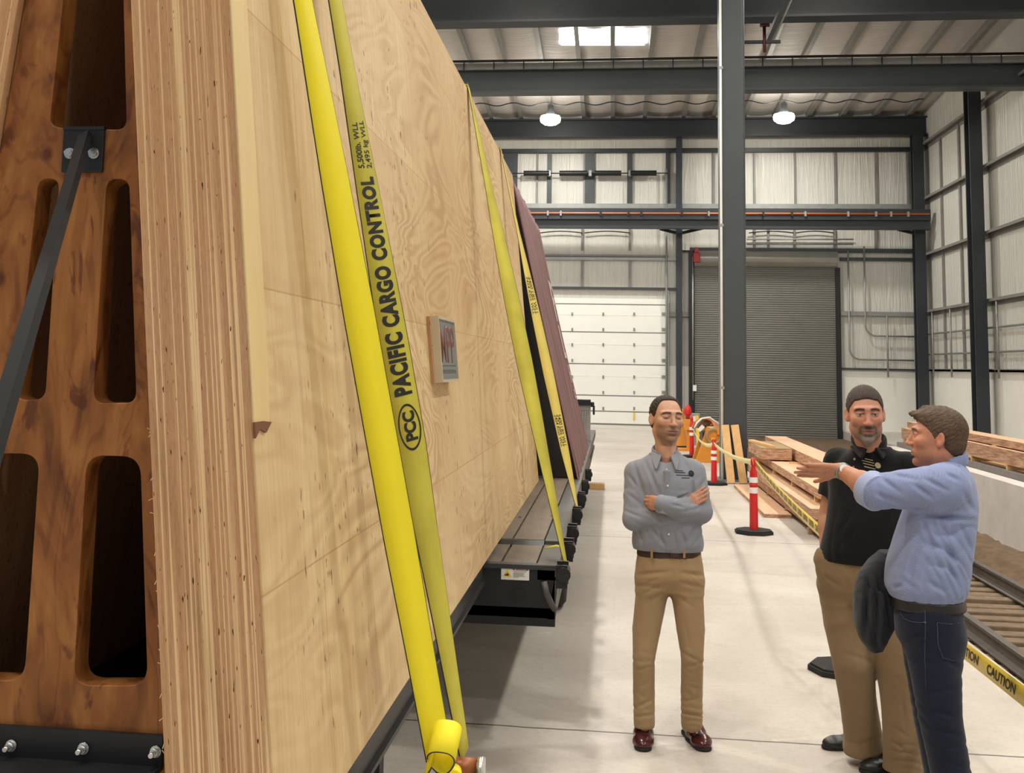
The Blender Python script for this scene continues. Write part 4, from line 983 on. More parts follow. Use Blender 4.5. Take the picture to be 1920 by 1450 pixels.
# ---- orange machine, beacon box and piping near the far doors
M['orange'] = mat('orange_machine_paint', (214, 138, 44), .45, 0, .08, 5)
ym = 23.7
o0 = at_z(1306, 868); t = empty('orange_machine', (at_y(1330, 868, ym).x, ym, 0), 'orange steel machine stand with a round hose reel behind the marker posts', 'machine')
X = lambda px, py: at_y(px, py, ym).x-t.location.x
Z = lambda px, py: at_y(px, py, ym).z
b = MB().prism([(X(1304, 868), .0), (X(1362, 868), .0), (X(1362, 800), Z(1362, 800)), (X(1326, 800), Z(1326, 800))], 0, .08, 'y'); b.build('side_plate', M['orange'], t, .01)
MB().prism([(X(1304, 868), .0), (X(1362, 868), .0), (X(1362, 800), Z(1362, 800)), (X(1326, 800), Z(1326, 800))], .9, .98, 'y').build('side_plate', M['orange'], t, .01)
MB().box(X(1318, 830), X(1362, 830), .08, .9, .1, Z(1330, 812)).build('drum_core', M['black'], t)
zc_ = Z(1340, 818); xc_ = X(1338, 818)
MB().lathe([(.12, -.03), (.15, -.05), (.18, -.03), (.15, -.01), (.12, -.03)], (xc_, -.03, zc_), 24, 'y').build('hose_ring', M['grey_wood'], t)
MB().box(X(1333, 822), X(1341, 826), -.06, 0, Z(1337, 826), Z(1337, 821)).build('latch', M['yellow'], t)
MB().box(X(1344, 805), X(1350, 805), -.08, 0, Z(1347, 815), Z(1347, 804)).build('lug', M['orange'], t)
MB().box(X(1329, 803), X(1338, 803), -.006, 0, Z(1333, 802.5), Z(1333, 800.8)).build('nameplate', M['white'], t)
for k in range(7):
    r_ = .26-.018*k; x_ = X(1322+4*k, 790); pts = [(x_+r_*.9*math.cos(a), .25+.11*k+.1*math.sin(2*a), Z(1330, 806)+.02+r_*.75*math.sin(a)) for a in np.linspace(0, PI, 14)]
    MB().tube(pts, .028, 7).build('hose_coil', M[('copper', 'grey_wood', 'galv')[k % 3]], t)
pts = [at_y(1302, 803, ym-.2)-t.location, at_y(1307, 793, ym-.2)-t.location, at_y(1316, 785, ym-.2)-t.location, at_y(1330, 783, ym)-t.location, at_y(1350, 797, ym)-t.location]
MB().tube(pts, .02, 6).build('pale_hose', M['refl'], t)
MB().bar(at_y(1310, 808, ym-.3)-t.location, at_y(1319, 799, ym-.3)-t.location, .07, .07).build('white_fitting', M['white'], t)
yb_ = 27.0
t = empty('signal_box', (at_y(1291, 800, yb_).x, yb_, 0), 'orange box on a post with a red round beacon behind the first man', 'beacon')
z0_, z1_ = at_y(1291, 807, yb_).z, at_y(1291, 786, yb_).z; hw_ = (at_y(1300, 800, yb_).x-at_y(1283, 800, yb_).x)/2
MB().box(-hw_, hw_, -.12, .12, z0_, z1_).build('orange_box', M['orange'], t, .01); MB().box(-.05, .05, -.05, .05, .0, z0_).box(-.25, .25, -.25, .25, 0, .05).build('post', M['orange'], t)
zr = at_y(1290, 770, yb_).z; MB().lathe([(.0, -.13), (.06, -.12), (.10, -.06), (.085, .05), (.05, .12), (0, .14)], (-.02, 0, zr), 16).build('red_beacon', M['cone_red'], t)
MB().cyl((-.02, 0, z1_), (-.02, 0, zr-.1), .05).build('beacon_neck', M['red'], t)
q = at_y(1302, 785, 29)
t = empty('grey_actuator', (q.x, 29.0, 0), 'grey metal actuator standing behind the orange box near the shutter', 'machine')
MB().box(-.14, .14, -.1, .1, at_y(1302, 795, 29).z, at_y(1302, 775, 29).z).build('body', M['galv'], t, .02); MB().cyl((.0, -.12, q.z), (0, -.10, q.z), .07).build('port', M['white'], t); MB().box(-.06, .06, -.06, .06, 0, at_y(1302, 795, 29).z).build('leg', M['galv'], t)
q = at_z(1281, 836); t = empty('traffic_barrel', (q.x-.25, q.y-.6, 0), 'orange traffic drum with a dark base far behind the first man', 'traffic drum')
MB().lathe([(.33, .05), (.30, .06), (.27, .55), (.24, .6), (.24, .9), (.2, .95), (0, .95)]).build('drum', M['orange'], t); MB().lathe([(.0, 0), (.42, 0), (.42, .05), (0, .06)]).build('base', M['black_rough'], t)
q = at_z(1300, 853); tag(MB().bar((q.x+.12, q.y+.1, .0), (q.x+.10, q.y+.25, .88), .07, .03, (0, -1, 0)).build('edge_board', M['yellow']), 'upright yellow edged strip beside the farthest marker post', 'strip')
q = at_z(1110, 918); tag(MB().box(-.15, .15, -.1, .1, 0, .09).build('wood_block', M['stick'], None, .004, (q.x+.05, q.y+.1, 0)), 'small wooden block on the floor beside the trailer side', 'wood block')
# ------------------------------------------------------------------ people: distance-field bodies and garments
def A_(v): return np.array(v, np.float32)
class Field:
    def __init__(s, lo, hi, h, fine=None):
        """fine: list of (axis, lo, hi, step) with a finer spacing on one axis"""
        s.ax = []
        for k in range(3):
            cuts = [(lo[k], hi[k], h)]
            for (a, l_, u_, st) in (fine or []):
                if a == k: 
                    cuts = [(lo[k], l_, h), (l_, u_, st), (u_, hi[k], h)]
            arr = []
            for (a, b_, st) in cuts:
                if b_ > a: arr += list(np.arange(a, b_-st*.3, st))
            arr.append(hi[k]); s.ax.append(np.array(arr, np.float32))
        s.F = np.full([len(a) for a in s.ax], .06, np.float32)
    def sub(s, lo, hi):
        sl = []
        for k in range(3):
            i0 = max(0, int(np.searchsorted(s.ax[k], lo[k]))-1); i1 = min(len(s.ax[k]), int(np.searchsorted(s.ax[k], hi[k]))+1)
            if i1 <= i0: return None
            sl.append(slice(i0, i1))
        return tuple(sl)
    def grid(s, sl):
        return s.ax[0][sl[0]][:, None, None], s.ax[1][sl[1]][None, :, None], s.ax[2][sl[2]][None, None, :]
    def put(s, sl, d, k, op='u'):
        f = s.F[sl]
        if op == 'u':
            if k > 0: h = np.clip(.5+.5*(f-d)/k, 0, 1); s.F[sl] = f+(d-f)*h-k*h*(1-h)
            else: s.F[sl] = np.minimum(f, d)
        elif op == 's':
            d = -d
            if k > 0: h = np.clip(.5-.5*(f-d)/k, 0, 1); s.F[sl] = f+(d-f)*h+k*h*(1-h)
            else: s.F[sl] = np.maximum(f, d)
    def cap(s, a, b, ra, rb=None, k=.02, side=None, q=1.0, op='u'):
        """tapered capsule; side: unit vector along which the section is scaled by q"""
        a, b = A_(a), A_(b); rb = ra if rb is None else rb; m = max(ra, rb)*max(1, q)+.03+k
        sl = s.sub(np.minimum(a, b)-m, np.maximum(a, b)+m)
        if sl is None: return s
        X, Y, Z = s.grid(sl); ba = b-a; L = float(ba@ba)+1e-12
        px, py, pz = X-a[0], Y-a[1], Z-a[2]
        t = np.clip((px*ba[0]+py*ba[1]+pz*ba[2])/L, 0, 1); px, py, pz = px-t*ba[0], py-t*ba[1], pz-t*ba[2]
        if side is not None and q != 1.0:
            n = A_(side); n = n/np.linalg.norm(n); c = (px*n[0]+py*n[1]+pz*n[2])*(1/q-1); px, py, pz = px+c*n[0], py+c*n[1], pz+c*n[2]
        s.put(sl, np.sqrt(px*px+py*py+pz*pz)-(ra+(rb-ra)*t), k, op); return s
    def chain(s, pts, rs, k=.02, side=None, q=1.0):
        P_ = np.array(pts, np.float32); m = max(rs)*max(1, q)+.03+k; sl = s.sub(P_.min(0)-m, P_.max(0)+m)
        if sl is None: return s
        keep = s.F[sl].copy(); s.F[sl] = .06
        for i in range(len(pts)-1): s.cap(pts[i], pts[i+1], rs[i], rs[i+1], .004, side, q)
        d = s.F[sl].copy(); s.F[sl] = keep; s.put(sl, d, k); return s
    def fold(s, a, b, w_, amp, depth=.16):
        """a crease seen from the aisle: valley with a ridge on each side, from a to b"""
        a, b = A_(a), A_(b); m = np.array([w_*4, depth*1.5, w_*4], np.float32); sl = s.sub(np.minimum(a, b)-m, np.maximum(a, b)+m)
        if sl is None: return s
        X, Y, Z = s.grid(sl); v = (a+b)/2-A_(CAMP); v = v/np.linalg.norm(v); ba = b-a; ba = ba-v*(ba@v); L = float(ba@ba)
        px, py, pz = X-a[0], Y-a[1], Z-a[2]; dv = px*v[0]+py*v[1]+pz*v[2]; px, py, pz = px-dv*v[0], py-dv*v[1], pz-dv*v[2]
        t = (px*ba[0]+py*ba[1]+pz*ba[2])/L; tc = np.clip(t, 0, 1); ex, ey, ez = px-tc*ba[0], py-tc*ba[1], pz-tc*ba[2]; u2 = (ex*ex+ey*ey+ez*ez)/(w_*w_)
        s.F[sl] += amp*(1-.9*u2)*np.exp(-u2*.8)*(.25+.75*np.sin(PI*tc))*np.exp(-(dv/depth)**4); return s
    def folds(s, J_, rows):
        for r in rows: s.fold(J_(r[0], r[1]), J_(r[2], r[3]), r[4], r[5]*.8)
        return s
    def ell(s, c, R, r, k=.02, op='u'):
        c = A_(c); R = np.asarray(R, np.float32); m = max(r)+.03+k; sl = s.sub(c-m, c+m)
        if sl is None: return s
        X, Y, Z = s.grid(sl); px, py, pz = X-c[0], Y-c[1], Z-c[2]
        u = [(px*R[i][0]+py*R[i][1]+pz*R[i][2]) for i in range(3)]
        k0 = np.sqrt(sum((u[i]/r[i])**2 for i in range(3))); k1 = np.sqrt(sum((u[i]/r[i]**2)**2 for i in range(3)))+1e-9
        s.put(sl, k0*(k0-1)/k1, k, op); return s
    def loft(s, rows, lat, k=.03, n=2.3, op='u'):
        """rows (z, cx, cy, half width along lat, half depth) bottom to top"""
        rows = sorted(rows); zs = [r[0] for r in rows]; m = max(max(r[3], r[4]) for r in rows)+.06
        cxs, cys = [r[1] for r in rows], [r[2] for r in rows]
        sl = s.sub((min(cxs)-m, min(cys)-m, zs[0]-.05), (max(cxs)+m, max(cys)+m, zs[-1]+.05))
        if sl is None: return s
        X, Y, Z = s.grid(sl); zz = s.ax[2][sl[2]]
        def smooth(i):
            zf = np.linspace(zs[0], zs[-1], 160); v = np.interp(zf, zs, [r[i] for r in rows]); kk = np.ones(15)/15
            v = np.convolve(np.pad(v, 7, 'edge'), kk, 'valid'); return np.interp(zz, zf, v).astype(np.float32)[None, None, :]
        cx, cy, rx, ry = [smooth(i) for i in (1, 2, 3, 4)]
        la = A_(lat); la = la/np.linalg.norm(la); u = (X-cx)*la[0]+(Y-cy)*la[1]; v = -(X-cx)*la[1]+(Y-cy)*la[0]
        d = ((np.abs(u/rx)**n+np.abs(v/ry)**n)**(1/n)-1)*np.minimum(rx, ry)*.95
        d = np.maximum(d, np.maximum(zs[0]-Z, Z-zs[-1])); s.put(sl, d, k, op); return s
    def cut(s, point, normal, lo=None, hi=None):
        """remove what lies on the normal's side of a plane"""
        p, n = A_(point), A_(normal); n = n/np.linalg.norm(n)
        sl = s.sub(lo, hi) if lo is not None else tuple(slice(0, len(a)) for a in s.ax)
        X, Y, Z = s.grid(sl); s.F[sl] = np.maximum(s.F[sl], (X-p[0])*n[0]+(Y-p[1])*n[1]+(Z-p[2])*n[2]); return s
    def wrinkle(s, c, r, d, wave, amp, seed=0):
        c = A_(c); sl = s.sub(c-r*1.6, c+r*1.6)
        if sl is None: return s
        X, Y, Z = s.grid(sl); d = A_(d); d = d/np.linalg.norm(d); px, py, pz = X-c[0], Y-c[1], Z-c[2]
        w_ = np.exp(-(px*px+py*py+pz*pz)/(r*r*.55)); u = px*d[0]+py*d[1]+pz*d[2]
        ph = 2.6*np.sin(px*15+seed)+2.2*np.sin(py*17+pz*9+2*seed)+1.8*np.sin(pz*11+px*8+seed*3)
        m_ = .55+.45*np.sin(px*19+pz*14-py*11+seed*5)
        sn = np.sin(u*1.25*PI/wave+ph*.8); s.F[sl] += .62*amp*w_*m_*(1.25-2.6*np.abs(sn)**.8); return s
    def noise(s, amp, wave, seed=0):
        X, Y, Z = [a.astype(np.float32) for a in s.ax]; X, Y, Z = X[:, None, None], Y[None, :, None], Z[None, None, :]; f = 2*PI/wave
        s.F += amp*(np.sin(X*f+1.7*seed+1.3*np.sin(Z*f*.6))*np.sin(Y*f*1.1+seed+1.1*np.sin(X*f*.7))*np.sin(Z*f*.8+2*seed)); return s
    def mesh(s, name, keep_largest=False):
        F = s.F; ax = s.ax; neg = F < 0; n0, n1, n2 = F.shape
        cnt = np.zeros((n0-1, n1-1, n2-1), np.int8)
        for a in (0, 1):
            for b in (0, 1):
                for c in (0, 1): cnt += neg[a:n0-1+a, b:n1-1+b, c:n2-1+c]
        I, J, K = np.nonzero((cnt > 0) & (cnt < 8)); nv = len(I); idx = np.full(cnt.shape, -1, np.int32); idx[I, J, K] = np.arange(nv)
        acc = np.zeros((nv, 3)); num = np.zeros(nv)
        for d in range(3):
            o = [k for k in range(3) if k != d]
            for e0 in (0, 1):
                for e1 in (0, 1):
                    p = [I, J, K]; p = [p[0].copy(), p[1].copy(), p[2].copy()]; p[o[0]] = p[o[0]]+e0; p[o[1]] = p[o[1]]+e1
                    q = [x.copy() for x in p]; q[d] = q[d]+1
                    fa, fb = F[p[0], p[1], p[2]], F[q[0], q[1], q[2]]; mk_ = (fa < 0) != (fb < 0)
                    t = np.where(mk_, fa/(fa-fb+1e-20), 0)
                    for k in range(3):
                        ca, cb = ax[k][p[k]], ax[k][q[k]]; acc[:, k] += np.where(mk_, ca+(cb-ca)*t, 0)
                    num += mk_
        V = acc/num[:, None]; quads = []
        for d in range(3):
            o = [k for k in range(3) if k != d]; sa = [slice(None)]*3; sb = [slice(None)]*3; sa[d] = slice(0, -1); sb[d] = slice(1, None)
            A, B = neg[tuple(sa)], neg[tuple(sb)]; x = np.nonzero(A != B); fl = A[x]
            ok = (x[o[0]] > 0) & (x[o[1]] > 0) & (x[o[0]] < F.shape[o[0]]-1) & (x[o[1]] < F.shape[o[1]]-1); x = [v[ok] for v in x]; fl = fl[ok]
            def at(d0, d1):
                y = [v.copy() for v in x]; y[o[0]] = y[o[0]]+d0; y[o[1]] = y[o[1]]+d1; return idx[y[0], y[1], y[2]]
            q = np.stack([at(-1, -1), at(0, -1), at(0, 0), at(-1, 0)], 1)
            if d == 1: fl = ~fl
            q[~fl] = q[~fl][:, ::-1]; quads.append(q)
        Q = np.concatenate(quads); Q = Q[(Q >= 0).all(1)]
        me = bpy.data.meshes.new(name); me.vertices.add(len(V)); me.vertices.foreach_set('co', V.astype(np.float32).ravel())
        me.loops.add(Q.size); me.loops.foreach_set('vertex_index', Q.astype(np.int32).ravel())
        me.polygons.add(len(Q)); me.polygons.foreach_set('loop_start', np.arange(0, Q.size, 4, dtype=np.int32)); me.polygons.foreach_set('loop_total', np.full(len(Q), 4, np.int32))
        me.update(calc_edges=True); me.validate(); me.shade_smooth(); return me
def unit(v): v = np.array(v, float); return v/np.linalg.norm(v)
def axes(front, roll=0.0, up=(0, 0, 1)):
    """rows: person's right, front, up"""
    f = unit(front); r = unit(np.cross(f, up)); u = np.cross(r, f); c, s_ = math.cos(roll), math.sin(roll)
    return np.array([r*c+u*s_, f, u*c-r*s_])
def hand(F, wrist, fdir, thumb, palm, size=1.0, curl=(.2, .2, .25, .3), spread=.06, tdir=(.6, .75, .15), k=.008, tcurl=.2):
    """fdir: where the fingers point; thumb: side the thumb is on; palm: where the palm faces"""
    w = np.array(wrist, float); f = unit(fdir); t = unit(np.array(thumb)-f*np.dot(f, thumb)); p = np.cross(f, t); p = p if np.dot(p, palm) > 0 else -p
    L = [.074, .078, .074, .068]; off = [.028, .009, -.010, -.027]; seg = [(.042, .026, .021), (.046, .029, .022), (.043, .027, .021), (.034, .020, .018)]
    for i in range(4):
        kn = w+(f*L[i]+t*off[i]-p*(.004 if i in (1, 2) else .0))*size
        F.cap(w+(t*off[i]*.55+f*.004)*size, kn, .0150*size, .0115*size, .012)
        a = 0.0; q = kn; fd = unit(f+t*spread*(1.5-i))
        for j, l_ in enumerate(seg[i]):
            a += curl[i]*(1.0, 1.2, .7)[j]; d = fd*math.cos(a)+p*math.sin(a); e = q+d*l_*size
            F.cap(q, e, (.0098, .0086, .0078)[j]*size, (.0086, .0078, .0066)[j]*size, k*.5 if j else k); q = e
    b = w+(t*.020+f*.018+p*.006)*size; d1 = unit(f*tdir[0]+t*tdir[1]+p*tdir[2]); m = b+d1*.042*size; d2 = unit(d1*(1-tcurl)+f*tcurl); m2 = m+d2*.032*size; d3 = unit(d2*(1-tcurl)+f*tcurl)
    F.cap(b, m, .0165*size, .0115*size, .014); F.cap(m, m2, .0112*size, .0098*size, .006); F.cap(m2, m2+d3*.024*size, .0098*size, .0078*size, .004)
class Head:
    def __init__(s, c, front, roll=0.0, sc=1.0, wide=1.0): s.c = np.array(c, float); s.R = axes(front, roll); s.sc = sc; s.w = wide
    def P(s, x, y, z): return s.c+(s.R[0]*x*s.w+s.R[1]*y+s.R[2]*z)*s.sc
    def loc(s, V): q = (V-s.c)@s.R.T/s.sc; q[:, 0] /= s.w; return q
    def e(s, F, c, r, k, op='u', R=None):
        F.ell(s.P(*c), s.R if R is None else R, (r[0]*s.sc*s.w, r[1]*s.sc, r[2]*s.sc), k*s.sc, op)
    def build(s, F, neck, nr=.056, closed=False, jaw=1.0, nose=1.0):
        e = s.e; sc = s.sc
        e(F, (0, -.020, .038), (.0755, .096, .086), .02); e(F, (0, .020, -.012), (.066, .074, .088), .03)
        e(F, (0, .030, -.066), (.054*jaw, .054, .044), .03); e(F, (0, .074, -.100), (.024*jaw, .020, .018), .022)
        for g in (-1, 1):
            e(F, (g*.042*jaw, .006, -.064), (.018, .036, .022), .03)             # jaw angle
            e(F, (g*.045, .060, -.012), (.022, .022, .020), .022)                 # cheekbone
            F.cap(s.P(g*.010, .0865, .036), s.P(g*.050, .068, .034), .0105*sc, .009*sc, .014*sc)   # brow ridge
            e(F, (g*.033, .0920, .0135), (.020, .020, .0125), .012, 's')           # eye socket
            e(F, (g*.0325, .0745, .0125), (.0138, .0138, .0125), .003)            # eyeball and lids
            F.cap(s.P(g*.020, .0835, .0205), s.P(g*.046, .0745, .0175), .0046*sc, .0042*sc, .004*sc)  # upper lid
            F.cap(s.P(g*.021, .0815, .0045), s.P(g*.044, .0745, .0050), .0040*sc, .0036*sc, .006*sc)  # lower lid
            e(F, (g*.0135, .0985, -.028), (.0088, .010, .0085), .006)             # nostril wing
            e(F, (g*.0075, .1035, -.0345), (.0040, .0055, .0030), .003, 's')
            F.cap(s.P(g*.020, .094, -.036), s.P(g*.031, .082, -.056), .0035*sc, .003*sc, .010*sc, op='s')   # fold beside the mouth
            # ear
            Re = axes(s.R[1]*.90+s.R[0]*-g*.42, 0, s.R[2]*.97+s.R[1]*-.22)
            F.ell(s.P(g*.0795, -.014, .002), Re, (.0085*sc, .0175*sc, .030*sc), .006*sc); F.ell(s.P(g*.0860, -.009, .006), Re, (.0055*sc, .010*sc, .018*sc), .005*sc, 's')
            F.ell(s.P(g*.0785, -.008, -.022), Re, (.0075*sc, .010*sc, .011*sc), .006*sc)
        F.cap(s.P(0, .0850, .026), s.P(0, .1085*1, -.020), .0078*sc, .0105*sc, .012*sc); e(F, (0, .1085+.002*nose, -.0255), (.0115, .0115, .0095), .006)
        e(F, (0, .079, -.062), (.032, .019, .022), .016)
        F.cap(s.P(-.021, .0905, -.0560), s.P(.021, .0905, -.0560), .0045*sc, .0045*sc, .010*sc); F.cap(s.P(-.016, .0905, -.0672), s.P(.016, .0905, -.0672), .0052*sc, .0052*sc, .010*sc)
        F.cap(s.P(-.027, .0895, -.0612), s.P(0, .0985, -.0612), .0017*sc, .0022*sc, .004*sc, op='s'); F.cap(s.P(.027, .0895, -.0612), s.P(0, .0985, -.0612), .0017*sc, .0022*sc, .004*sc, op='s')
        e(F, (0, .0890, -.0795), (.026, .008, .0055), .008, 's')
        n0 = s.P(0, -.022, -.055); n1 = np.array(neck, float)
        F.cap(n0, n1, nr*.94, nr*1.04, .035)
        for g in (-1, 1): F.cap(s.P(g*.05, -.018, -.06), n1+(s.R[0]*-0.0)+np.array([0, 0, -.01])+s.R[1]*.045+s.R[0]*g*.015, .012, .012, .03)
        F.cap(s.P(0, .034, -.125), n1+s.R[1]*.05, .014, .014, .03)
    def hair(s, name, hairline, t=.012, noise=.004, wave=.022, m=None, parent=None, k=.01, top=None, h=.0030, crop=None, tuft=None):
        lo, hi = s.c-.16*s.sc, s.c+.19*s.sc; F = Field(lo, hi, h); sc = s.sc
        s.e(F, (0, -.020, .038), (.0755+t*.7, .096+t, .086+t*(top or 1)), .02); s.e(F, (0, -.045, -.02), (.062+t*.7, .062+t*.8, .06), .02)
        if top: s.e(F, (0, .03, .085), (.062, .055, .035+t*top*.5), .03)
        for (a, b_, ra, rb) in (tuft or []): F.cap(s.P(*a), s.P(*b_), ra*sc, rb*sc, .012)
        X, Y, Z = s_grid(F); V = np.stack(np.broadcast_arrays(X, Y, Z), -1).reshape(-1, 3); q = s.loc(V); d = hairline(q[:, 0], q[:, 1], q[:, 2]).reshape(F.F.shape).astype(np.float32)*sc
        f = 2*PI/wave; n_ = (np.sin(q[:, 0]*f*1.3+2*np.sin(q[:, 2]*f*.4))*.5+np.sin(q[:, 1]*f*.35+q[:, 2]*f*.6+1.5*np.sin(q[:, 0]*f*.8))*.6+.5*np.sin(q[:, 0]*f*2.1+q[:, 1]*f*.5)).reshape(F.F.shape)
        F.F += (noise*n_).astype(np.float32)
        h_ = np.clip(.5-.5*(F.F-d)/k, 0, 1); F.F = F.F+(d-F.F)*h_+k*h_*(1-h_)
        return link(name, F.mesh(name), m, parent)
def s_grid(F): return F.ax[0][:, None, None], F.ax[1][None, :, None], F.ax[2][None, None, :]
def paint(me, fn):
    """colour of skin, lips, brows and beard by place on the head; fn(verts) -> rgb linear"""
    n = len(me.vertices); V = np.empty(n*3, np.float32); me.vertices.foreach_get('co', V); V = V.reshape(-1, 3).astype(float)
    C_ = np.ones((n, 4), np.float32); C_[:, :3] = fn(V); at = me.color_attributes.new('tone', 'FLOAT_COLOR', 'POINT'); at.data.foreach_set('color', C_.ravel())
def L3(c): return np.array(lin(c)[:3])
def blend(C_, c, w_): w_ = np.clip(w_, 0, 1)[:, None]; return C_*(1-w_)+L3(c)[None, :]*w_
def sst(x, a, b): t = np.clip((x-a)/(b-a), 0, 1); return t*t*(3-2*t)
def skin_mat(name):
    t = NT(name); a = t.n('Attribute'); a.attribute_name = 'tone'; n = t.noise(t.obj(), 90, 3)
    c = t.mix(1.0, a.outputs['Color'], t.ramp(n, [(.3, BW(.93)), (.7, BW(1.05))]), 'MULTIPLY'); t.bump(n, .06, .002)
    t.b.inputs['Subsurface Weight'].default_value = .08; t.b.inputs['Subsurface Radius'].default_value = (.012, .005, .003)
    return t.fin(c, .5, 0, .35)
M['skin'] = skin_mat('skin')
def cloth(name, c, var=.1, weave=0, check=None, bump=.15, rough=.85):
    t = NT(name); o = t.obj(); n = t.noise(o, 3.5, 4); f = t.noise(o, 320, 2); c0 = lin(c)
    col = t.mix(1.0, c0, t.ramp(n, [(.3, BW(1-var)), (.7, BW(1+var))]), 'MULTIPLY')
    if check:
        wv = t.n('TexChecker'); t.l(t.mapping((1, 1, 1)), wv.inputs['Vector']); wv.inputs['Scale'].default_value = check[1]
        col = t.mix(t.math('MULTIPLY', wv.outputs['Fac'], check[2]), col, lin(check[0]))
    h = t.math('ADD', f, t.math('MULTIPLY', t.noise(o, 26, 4, .6), 2.0)); t.bump(h, bump, .003)
    t.b.inputs['Sheen Weight'].default_value = .12
    return t.fin(col, rough, 0, .2)
def face_paint(V, H, base=(205, 158, 132), brow=(70, 50, 38), stub=(120, 95, 80), stubw=.35, beard=None, gray=None, closed=False, ruddy=.25, hand=(200, 150, 124)):
    C_ = np.tile(L3(base), (len(V), 1)); q = H.loc(V); x, y, z = q[:, 0], q[:, 1], q[:, 2]; ax_ = np.abs(x)
    face = sst(y, -.02, .03)*sst(z, -.16, -.12)*(1-sst(z, .14, .17)); inh = (ax_ < .12) & (np.abs(y) < .16) & (z > -.14) & (z < .16)
    far = ~((ax_ < .14) & (np.abs(y) < .17) & (z > -.2) & (z < .2))
    C_[far] = L3(hand)
    C_ = blend(C_, (196, 120, 100), ruddy*np.where(inh, np.exp(-((ax_-.042)/.022)**2-((z+.02)/.024)**2)+.8*np.exp(-(ax_/.014)**2-((z+.024)/.018)**2)+.7*(ax_ > .072), 0))
    s_ = np.where(inh, sst(y, .0, .035)*(1-sst(z, -.040, -.022))*sst(z, -.15, -.13), 0); s_ = np.maximum(s_, np.where(inh, np.exp(-(ax_/.026)**2-((z+.047)/.009)**2), 0)*sst(y, .05, .08))
    C_ = blend(C_, stub, stubw*s_)
    if beard:
        zz = -.075+.006*np.cos(x*60); ch = np.where(inh & (y > .035), sst(-z, .068, .082)*(1-sst(ax_, .036, .052)), 0)
        mo = np.where(inh & (y > .07), np.exp(-((z+.0455-.22*np.minimum(ax_, .03)*0)/.0085)**4)*(1-sst(ax_, .030, .040)), 0)
        sd = np.where(inh & (y > .06), np.exp(-((ax_-.034)/.008)**2)*sst(-z, .040, .050), 0)
        C_ = blend(C_, beard, .85*np.maximum(mo, sd)); C_ = blend(C_, gray or beard, .88*ch)
    lip = np.where(inh & (y > .078), np.exp(-((z+.0612)/.0082)**4)*(1-sst(ax_, .020, .027)), 0); C_ = blend(C_, (150, 96, 82), .6*lip)
    ln = np.where(inh & (y > .078), np.exp(-((z+.0612)/.0020)**2)*(1-sst(ax_, .024, .028)), 0); C_ = blend(C_, (84, 44, 38), .8*ln)
    bz = .0350+.05*np.minimum(ax_, .035)-.35*np.maximum(ax_-.036, 0); bw = np.where(inh & (y > .05), np.exp(-((z-bz)/.0062)**4)*sst(ax_, .010, .016)*(1-sst(ax_, .050, .057)), 0); C_ = blend(C_, brow, .95*bw)
    ex = ax_-.0325; lidw = np.where(inh & (y > .055), np.exp(-(ex/.0155)**4), 0)
    if closed: C_ = blend(C_, (160, 112, 92), .6*lidw*np.exp(-((z-.013)/.009)**2)); C_ = blend(C_, (58, 38, 32), .95*lidw*np.exp(-((z-.0080)/.0026)**2))
    else:
        op = np.exp(-(ex/.0115)**6-((z-.0115)/.0038)**4); C_ = blend(C_, (190, 178, 168), np.where(inh & (y > .06), op, 0)); ir = np.exp(-((ex/.0060)**2+((z-.0122)/.0060)**2)**2); C_ = blend(C_, (44, 34, 28), np.where(inh & (y > .06), ir*np.minimum(1, op*1.5), 0))
        C_ = blend(C_, (52, 36, 30), .9*lidw*np.exp(-((z-.0165)/.0022)**2))
    return C_
def shoe(name, heel, toe, m, parent, sole, hgt=.085, wd=.048, laces=False):
    h, t = np.array(heel, float), np.array(toe, float); d = unit(t-h); L = np.linalg.norm(t-h); sd = np.array([-d[1], d[0], 0]); z0 = h[2]
    lo = np.minimum(h, t)-.08; hi = np.maximum(h, t)+.08; lo[2] = z0-.01; hi[2] = z0+.17; F = Field(lo, hi, .0035); wk = wd/.048
    up = lambda s_, z: h+d*L*s_+np.array([0, 0, z])
    F.cap(up(.14, .045), up(.45, .040), .040*wk, .043*wk, .02, (0, 0, 1), .9); F.cap(up(.45, .038), up(.80, .030), .044*wk, .045*wk, .02, (0, 0, 1), .72); F.cap(up(.80, .028), up(.90, .027), .044*wk, .034*wk, .02, (0, 0, 1), .68)
    F.cap(up(.16, .05), up(.22, hgt+.02), .040*wk, .040*wk, .02, sd, .9); F.cap(up(.22, hgt), up(.52, .055), .036*wk, .035*wk, .02, sd, .95)
    F.cut((0, 0, z0+.012), (0, 0, -1)); F.cut((0, 0, z0+hgt+.03), (0, 0, 1)); o = link(name, F.mesh(name), m, parent)
    G = Field(lo, hi, .0035); G.cap(up(.12, .012), up(.45, .012), .042*wk, .040*wk, .02); G.cap(up(.45, .012), up(.90, .012), .046*wk, .038*wk, .02); G.cut((0, 0, z0+.001), (0, 0, -1)); G.cut((0, 0, z0+.018), (0, 0, 1)); link('sole', G.mesh('sole'), sole, o)
    if laces:
        b = MB()
        for s_ in (.40, .47, .54): q = up(s_, .122-.13*(s_-.30)); b.tube([Vector(q-sd*.022), Vector(q+np.array([0, 0, .007])), Vector(q+sd*.022)], .0028, 5)
        q = up(.40, .118); b.tube([Vector(q), Vector(q+sd*.03+np.array([0, 0, .015])), Vector(q+sd*.045-np.array([0, 0, .005])), Vector(q+sd*.02-np.array([0, 0, .0]))], .0024, 5); b.build('laces', M['black_rough'], o)
    return o
def J(px, py, Y): return np.array(at_y(px, py, Y))
def grow(a, b, t): return a+(b-a)*t
